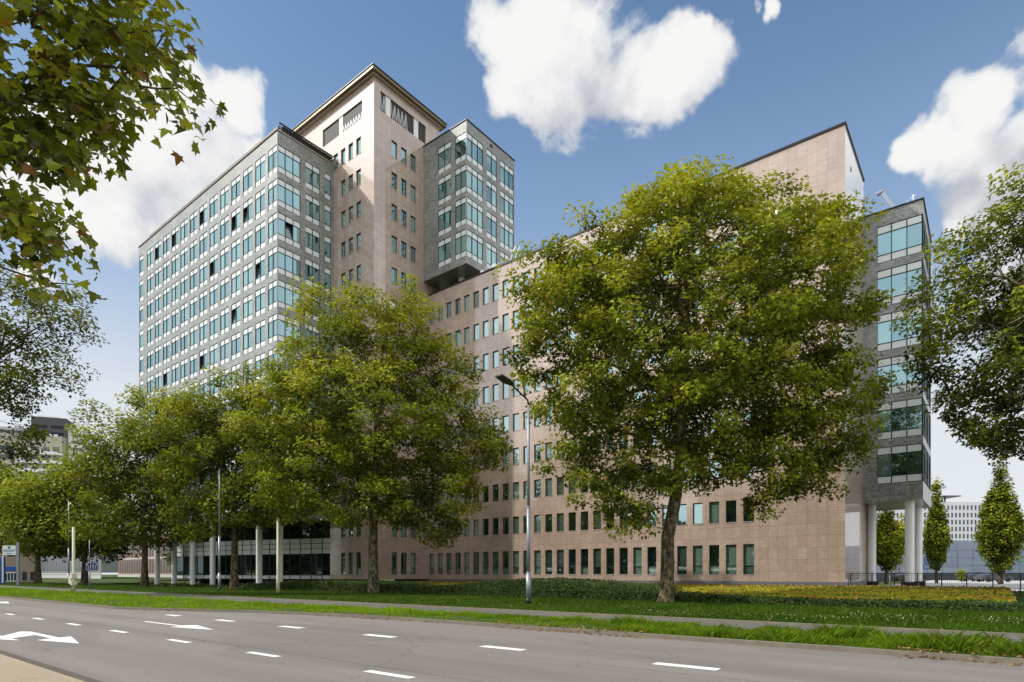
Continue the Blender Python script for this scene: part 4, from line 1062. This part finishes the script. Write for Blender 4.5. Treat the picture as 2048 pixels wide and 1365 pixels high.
# blue lane sign
def facing(name, X, Y): return empty(name, cw(X, Y, 0), YAW)
r = facing('lane_sign', (179-1024)/FPX*64, 64); tag(r, 'blue road sign with four white lane arrows on a thin grey post', 'road sign')
p = MB(); p.tube([(0, 0, 0), (0, 0, 1.9)], .09, 10); p.tube([(0, 0, 1.9), (0, 0, 5.2)], .035, 8); p.build('pole', M['pole'], r)
p = MB(); p.box(-.35, .98, -.08, -.04, 1.95, 2.78); bd = p.build('sign_board', M['signblue'], r)
p = MB()
p.box(-.32, .95, -.095, -.085, 2.72, 2.75); p.box(-.32, .95, -.095, -.085, 1.98, 2.01); p.box(-.32, -.29, -.095, -.085, 2.01, 2.72); p.box(.92, .95, -.095, -.085, 2.01, 2.72)
for i, x in enumerate((-.05, .18, .44, .68)):
    p.box(x-.025, x+.025, -.095, -.085, 2.12, 2.45)
    d = (-.12, 0, 0, .12)[i]
    if d: p.bar((x, -.09, 2.43), (x+d, -.09, 2.55), .01, .05); p.poly([(x+d-.07, -.095, 2.52), (x+d+.07, -.095, 2.52), (x+d*1.5, -.095, 2.64)])
    else: p.poly([(x-.07, -.095, 2.45), (x+.07, -.095, 2.45), (x, -.095, 2.6)])
p.build('lane_arrows', M['signwhite'], bd)
# white billboard
r = facing('billboard', (36-1024)/FPX*80, 80); tag(r, 'white company billboard with a green square logo on a grey post at the far left', 'sign')
p = MB(); p.box(-.17, .17, -.1, .1, 0, 5.8); p.build('pole', M['pole'], r)
p = MB(); p.box(-1.95, -.2, -.14, -.02, 4.1, 5.35); bd = p.build('sign_board', M['signwhite'], r)
p = MB(); p.box(-1.22, -.9, -.16, -.145, 4.93, 5.25, 0); p.box(-1.06, -.9, -.165, -.158, 4.93, 5.09, 1); p.build('logo', [M['green'], M['teal']], bd)
p = MB()
for z, a, b in ((4.72, -1.85, -.3), (4.55, -1.8, -.4), ): 
    x = a
    while x < b: w = random.uniform(.05, .14); p.box(x, min(x+w, b), -.16, -.145, z, z+.09, 1); x += w+.035
p.box(-1.45, -.7, -.16, -.145, 4.25, 4.33, 1)
p.build('lettering', [M['green'], M['teal']], bd)
# railing on the terrace
r = empty('railing', (-8.2, 51.0, .5)); tag(r, 'long black steel railing along the terrace edge', 'railing')
p = MB(); L_ = 34.0
p.box(0, L_, -.03, .03, 1.10, 1.15); p.build('handrail', M['black'], r)
p = MB(); p.box(0, L_, -.015, .015, .10, .13); p.box(0, L_, -.015, .015, .97, .99)
x = .05
while x < L_: p.box(x, x+.012, -.006, .006, .13, .97); x += .115
p.build('bars', M['black'], r)
pm = None
for i in range(25):
    if pm is None:
        q = MB(); q.box(-.035, .035, -.035, .035, -.1, 1.1); pm = q.mesh('post', M['black'])
    link('post', pm, r, (.05+i*1.385, 0, 0))
# globe lamps on the terrace
def globe(label, X, Y):
    r = empty('terrace_lamp', cw(X, Y, .45)); tag(r, label, 'lamp', 'white terrace lamps')
    p = MB(); p.tube([(0, 0, 0), (0, 0, 3.3)], .06, 10); p.build('pole', M['white'], r)
    p = MB(); p.tube([(0, 0, 3.3), (0, 0, 3.42), (0, 0, 3.55), (0, 0, 3.62)], [.1, .32, .30, .1], 14); p.build('lamp_shade', M['white'], r); return r
globe('white terrace lamp nearest to the left white column', .6*68, 68); globe('white terrace lamp farther right, between the columns', .628*80, 80)

# ------------------------------------------------------- background buildings
def bg_building(name, label, X, Y, W, H, D, z0, mats, rowsz, colw, ww, wh, glass, cat='building', rot=YAW, roof=None):
    r = empty(name, cw(X, Y, 0), rot); tag(r, label, cat)
    w = MB(); w.box(0, W, 0, D, z0, z0+H); w.build('wall', mats, r)
    if rowsz:
        cnt_ = 0; q = MB(); q.box(0, ww, -.06, .0, 0, wh); me = q.mesh('window', glass); rest = MB()
        for z in rowsz:
            x = colw*.5
            while x < W-ww:
                if cnt_ < 100: link('window', me, r, (x, 0, z))
                else: rest.box(x, x+ww, -.06, 0, z, z+wh)
                cnt_ += 1; x += colw
        if rest.v: o = rest.build('window', glass, r); o['kind'] = 'stuff'
    return r
M['bgwhite'] = simple('white_cladding', (.78, .78, .80), .6, 0, .4, .03, .3)
M['bgwin'] = simple('dark_window', (.03, .04, .06), .2, 0, .8, .2, .5)
Yb = 170.0; fb = Yb/FPX
r = bg_building('white_office', 'white office block with rows of narrow dark windows beyond the blue hall', (1735-1024)*fb, Yb, 265*fb, 21.0, 18, 0.9, M['bgwhite'],
            [EYE+(HOR-v)*fb for v in (1090, 1077, 1063, 1049, 1035, 1020)], 7.8*fb, 3.0*fb, 9.0*fb*.98, M['bgwin'])
p = MB(); p.box(24, 29.5, 4, 10, 24.0, 24.25); p.box(26.5, 26.8, 6.5, 6.8, 21.9, 24.0)
p.box(17.5, 22, 4, 10, 23.9, 24.15); p.box(19.6, 19.9, 6.5, 6.8, 21.9, 23.9); p.build('roof_canopy', M['black'], r)
# blue-grey hall
def hall_mat():
    t = NT('ribbed_blue_cladding'); P = t.pos(); a = t.noise(t.scalev(P, .25, .25, 3.0), 1.0, 5, .6); b = t.noise(P, .12, 4)
    c = t.mix(a, (.13, .17, .27), (.33, .38, .48)); c = t.mix(t.ramp(b, [(.45, 0.0), (.65, .5)]), c, (.45, .48, .55)); t.pbr(c, .35, .5, .2); return t.m
Yh = 125.0; fh = Yh/FPX
r = bg_building('blue_hall', 'low blue-grey hall with coloured line drawings on its front', (1700-1024)*fh, Yh, 620*fh, EYE+(HOR-1086)*fh-1.4, 20, 1.8, hall_mat(), None, 0, 0, 0, None)
p = MB()
for i in range(20): p.box(3.2*i, 3.2*i+.09, -.08, -.02, 1.8, 8.1)
for z in (3.4, 5.0, 6.6): p.box(0, 64, -.09, -.02, z, z+.06)
p.build('mullion', M['pole'], r)
def arc(mb, cx, cz, rx, rz, a0, a1, w, m, n=24):
    pts = [(cx+rx*math.cos(R(a0+(a1-a0)*i/n)), -.15, cz+rz*math.sin(R(a0+(a1-a0)*i/n))) for i in range(n+1)]
    for a, b in zip(pts[:-1], pts[1:]): mb.bar(a, b, .05, w, m)
p = MB(); x0 = 1700
hx = lambda u: (u-1700)*fh
hz = lambda v: EYE+(HOR-v)*fh
arc(p, hx(1975), hz(1113), 1.3, 1.0, 0, 360, .16, 0); arc(p, hx(1977), hz(1113), .8, .6, 0, 300, .12, 0); arc(p, hx(2044), hz(1118), 1.2, .5, 0, 360, .14, 0); arc(p, hx(2010), hz(1143), 1.4, .6, 0, 180, .12, 0)
arc(p, hx(1855), hz(1120), .6, .9, 0, 360, .14, 1); arc(p, hx(1853), hz(1133), .8, .5, 0, 360, .14, 1)
for v in (1104, 1122, 1128): p.bar((hx(1770), -.15, hz(v)), (hx(1822), -.15, hz(v)), .05, .14, 2)
p.build('line_drawing', [simple('line_green', (.06, .42, .12), .5), simple('line_blue', (.03, .12, .55), .5), simple('line_lime', (.40, .50, .05), .5)], r)
p = MB(); p.box(0, 64, -.02, .5, .1, 1.8); p.build('shop_front', M['bgwin'], r)
p = MB(); 
# parked cars beyond the terrace
def car(label, X, Y, c, rot):
    r = empty('parked_car', cw(X, Y, .46), rot); tag(r, label, 'car', 'cars parked beyond the terrace')
    prof = [(-2.1, .35), (-2.15, .75), (-1.9, .92), (-1.35, 1.0), (-.75, 1.42), (.75, 1.45), (1.45, 1.0), (2.05, .82), (2.15, .5), (2.1, .3)]
    b = MB(); y0, y1 = -.85, .85
    b.poly([(x, y0, z) for x, z in prof][::-1]); b.poly([(x, y1, z) for x, z in prof])
    for (xa, za), (xb, zb) in zip(prof, prof[1:]+prof[:1]): b.poly([(xa, y0, za), (xb, y0, zb), (xb, y1, zb), (xa, y1, za)][::-1])
    b.build('body', simple('car_paint', c, .25, .2, .5, .05, 1, .8), r)
    g = MB(); g.poly([(-1.2, y0-.01, 1.0), (-.72, y0-.01, 1.36), (.7, y0-.01, 1.38), (1.3, y0-.01, 1.0)][::-1]); g.poly([(-1.2, y1+.01, 1.0), (-.72, y1+.01, 1.36), (.7, y1+.01, 1.38), (1.3, y1+.01, 1.0)]); g.build('side_window', M['bgwin'], r)
    for x in (-1.35, 1.35):
        for y in (y0, y1):
            w = MB(); w.tube([(x, y-.1, .32), (x, y+.1, .32)], .32, 14); w.build('wheel', M['black'], r)
    return r
car('dark parked car left of the tallest pyramidal tree', .775*90, 90, (.03, .035, .05), YAW)
car('dark grey parked car behind the railing, nearest the camera', .80*84, 84, (.06, .065, .075), YAW)
car('dark parked car seen between the white columns', .66*92, 92, (.04, .015, .015), YAW)
# small round bush
tree('small round bush on the terrace between slim tree and parked cars', [cw(.748*80, 80, .46), cw(.748*80, 80, 1.0)], .05, [(cw(.748*80, 80, 1.4), (.55, .55, .75))], 26, 50, .16, 36, shape='far', tone=.55, clump=.3, name='round_bush', cat='bush', gap=.2)

# left: low pink building, grey offices, flats, kiosk
M['tan'] = simple('tan_brick', (.26, .15, .10), .8, 0, .3, .2, 2)
r = bg_building('low_pink_building', 'low pink stone building with close narrow windows behind the left trees', 0, 0, 87, 9.6, 15, 1.1, M['tan'], [1.9, 6.0], 1.55, .78, 2.9, M['bgwin'], rot=0)
r.location = (-175, 58, 0)
p = MB(); p.box(0, 87, -.12, .02, .8, 1.5); p.box(0, 87, -.06, .02, 5.1, 5.5); p.build('string_course', M['concrete'], r)
r = bg_building('grey_office', 'low grey office with tall dark windows and white band behind the left trees', 0, 0, 105, 9.5, 15, 2.0, simple('grey_render', (.17, .18, .175), .8), [2.6], 3.6, 2.9, 5.6, M['bgwin'], rot=0)
r.location = (-331, 70, 0)
p = MB(); p.box(0, 105, -.25, .02, 1.4, 1.9); p.build('string_course', M['concrete'], r); p = MB(); p.box(0, 105, -.1, .02, 0, 1.4); p.build('base_wall', M['concrete'], r)
# high-rise flats
Yf = 260.0; ff = Yf/FPX
r = empty('apartment_tower', cw((62-1024)*ff*1.05, Yf*1.05, 0), YAW+.35); tag(r, 'dark grey high-rise with white side strip rising over the trees at the left', 'building')
p = MB(); p.box(0, 13.5, 0, 14, 0, 73.2); p.build('wall', simple('dark_brick', (.075, .075, .085), .8), r)
p = MB(); p.box(13.5, 19.2, 2, 14, 0, 69.5); p.build('side_strip', M['bgwhite'], r)
p = MB(); p.box(-18, 0, 2, 14, 0, 68); p.build('rear_wing', simple('pale_render', (.45, .46, .47), .8), r)
for k in range(12):
    z = 69.6-3.1*k
    for x0, x1 in ((1.2, 6.2), (7.4, 12.4)):
        q = MB(); q.box(x0, x1, -.08, 0, z-1.3, z); q.build('balcony', M['dark'], r)
    q = MB(); q.box(14.8, 19.25, 1.9, 2.0, z-4.4, z-3.0); q.build('window', M['bgwin'], r)
    q = MB(); q.box(-16, -1, 1.9, 2.0, z-4.2, z-2.9); q.build('window', M['bgwin'], r)
p = MB(); p.box(7.0, 10.2, -.3, -.1, 60.5, 65.5); bdd = p.build('sign_board', M['signwhite'], r)
q = MB(); q.box(8.3, 8.6, -.34, -.31, 61.2, 64.8); q.box(8.6, 9.7, -.34, -.31, 62.9, 63.2); q.box(8.6, 9.7, -.34, -.31, 61.2, 61.5); q.box(7.3, 7.9, -.34, -.31, 64.2, 64.8); q.build('lettering', M['louvre'], bdd)
p = MB(); p.box(1.5, 9.5, 3, 8, 73.2, 74.4)
for i in range(7): p.box(2+i*1.2, 2.06+i*1.2, 3, 3.06, 74.4, 75.6)
p.build('roof_plant', M['bgwhite'], r)
Yg = 250.0; fg = Yg/FPX
r = empty('beige_flats', cw((20-1024)*fg, Yg, 0), YAW+.30); r.scale = (1.22, 1.22, 1.22); tag(r, 'beige flats with white balconies in front of the dark high-rise', 'building')
p = MB(); p.box(-4, 15, 0, 4, 0, 49); p.build('wall', simple('beige_render', (.45, .41, .34), .8), r)
for k in range(5):
    z = 45.0-3.1*k
    q = MB(); q.box(2, 15.3, -1.1, 0, z-2.6, z-1.5); q.build('balcony', M['bgwhite'], r)
    for x in (3.2, 6.5, 9.5, 12.4): 
        q = MB(); q.box(x, x+1.8, -.06, 0, z-1.4, z+.2); q.build('window', M['bgwin'], r)
    q = MB(); q.box(-3.6, .5, -.06, 0, z-1.6, z); q.build('window', M['bgwin'], r)
# pale shop with blue band at far left
Yk = 118.0; fk = Yk/FPX
r = empty('corner_shop', cw((14-1024)*fk, Yk, 0), YAW); tag(r, 'pale corner shop with a bright blue band and glass doors under the billboard', 'shop')
p = MB(); p.box(-1.5, 5.6, 0, 1.2, 0, 7.5); p.build('wall', simple('pale_brick', (.30, .24, .19), .8), r)
p = MB(); p.box(-.5, 2.2, -.12, 0, 2.2, 3.0); p.build('blue_band', simple('band_blue', (.01, .08, .45), .5), r)
p = MB(); p.box(-.4, 2.0, -.1, 0, .1, 1.9); d_ = p.build('door', M['signwhite'], r)
q = MB()
for i in range(4): q.box(-.3+i*.58, .12+i*.58, -.13, -.105, .25, 1.75)
q.build('pane', M['bgwin'], d_)
for x in (3.0, 4.6): q = MB(); q.box(x, x+.9, -.05, 0, .3, 2.0); q.build('window', M['bgwin'], r)
for x in (.2, 3.2): q = MB(); q.box(x, x+1.2, -.05, 0, 5, 6.8); q.build('window', M['bgwin'], r)
r = empty('blue_container', cw((-12-1024)*fk*.8, Yk*.8, 0), YAW); tag(r, 'bright blue panel at the left edge beneath the billboard', 'panel')
p = MB(); p.box(-2.5, 1.55, 0, .3, 0, 4.2); p.build('panel', simple('panel_blue', (.015, .08, .30), .5), r); p = MB(); p.box(1.25, 1.5, -.03, 0, .2, 4.4); p.build('stripe', M['signwhite'], r)

# ------------------------------------------------------------------- camera
cd = bpy.data.cameras.new('camera'); cam = bpy.data.objects.new('camera', cd); col.objects.link(cam)
cam.location = (0, 0, EYE); cam.rotation_euler = (R(90), 0, YAW)
cd.sensor_width = 36; cd.lens = 36*FPX/2048; cd.shift_y = (HOR-682.5)/2048; cd.clip_end = 6000; cd.clip_start = .1
sc.camera = cam
sc.view_settings.view_transform = 'Standard'; sc.view_settings.look = 'None'; sc.view_settings.exposure = 0; sc.view_settings.gamma = 1
sc.render.engine = 'CYCLES'
sc.cycles.max_bounces = 6; sc.cycles.transparent_max_bounces = 8; sc.cycles.diffuse_bounces = 3
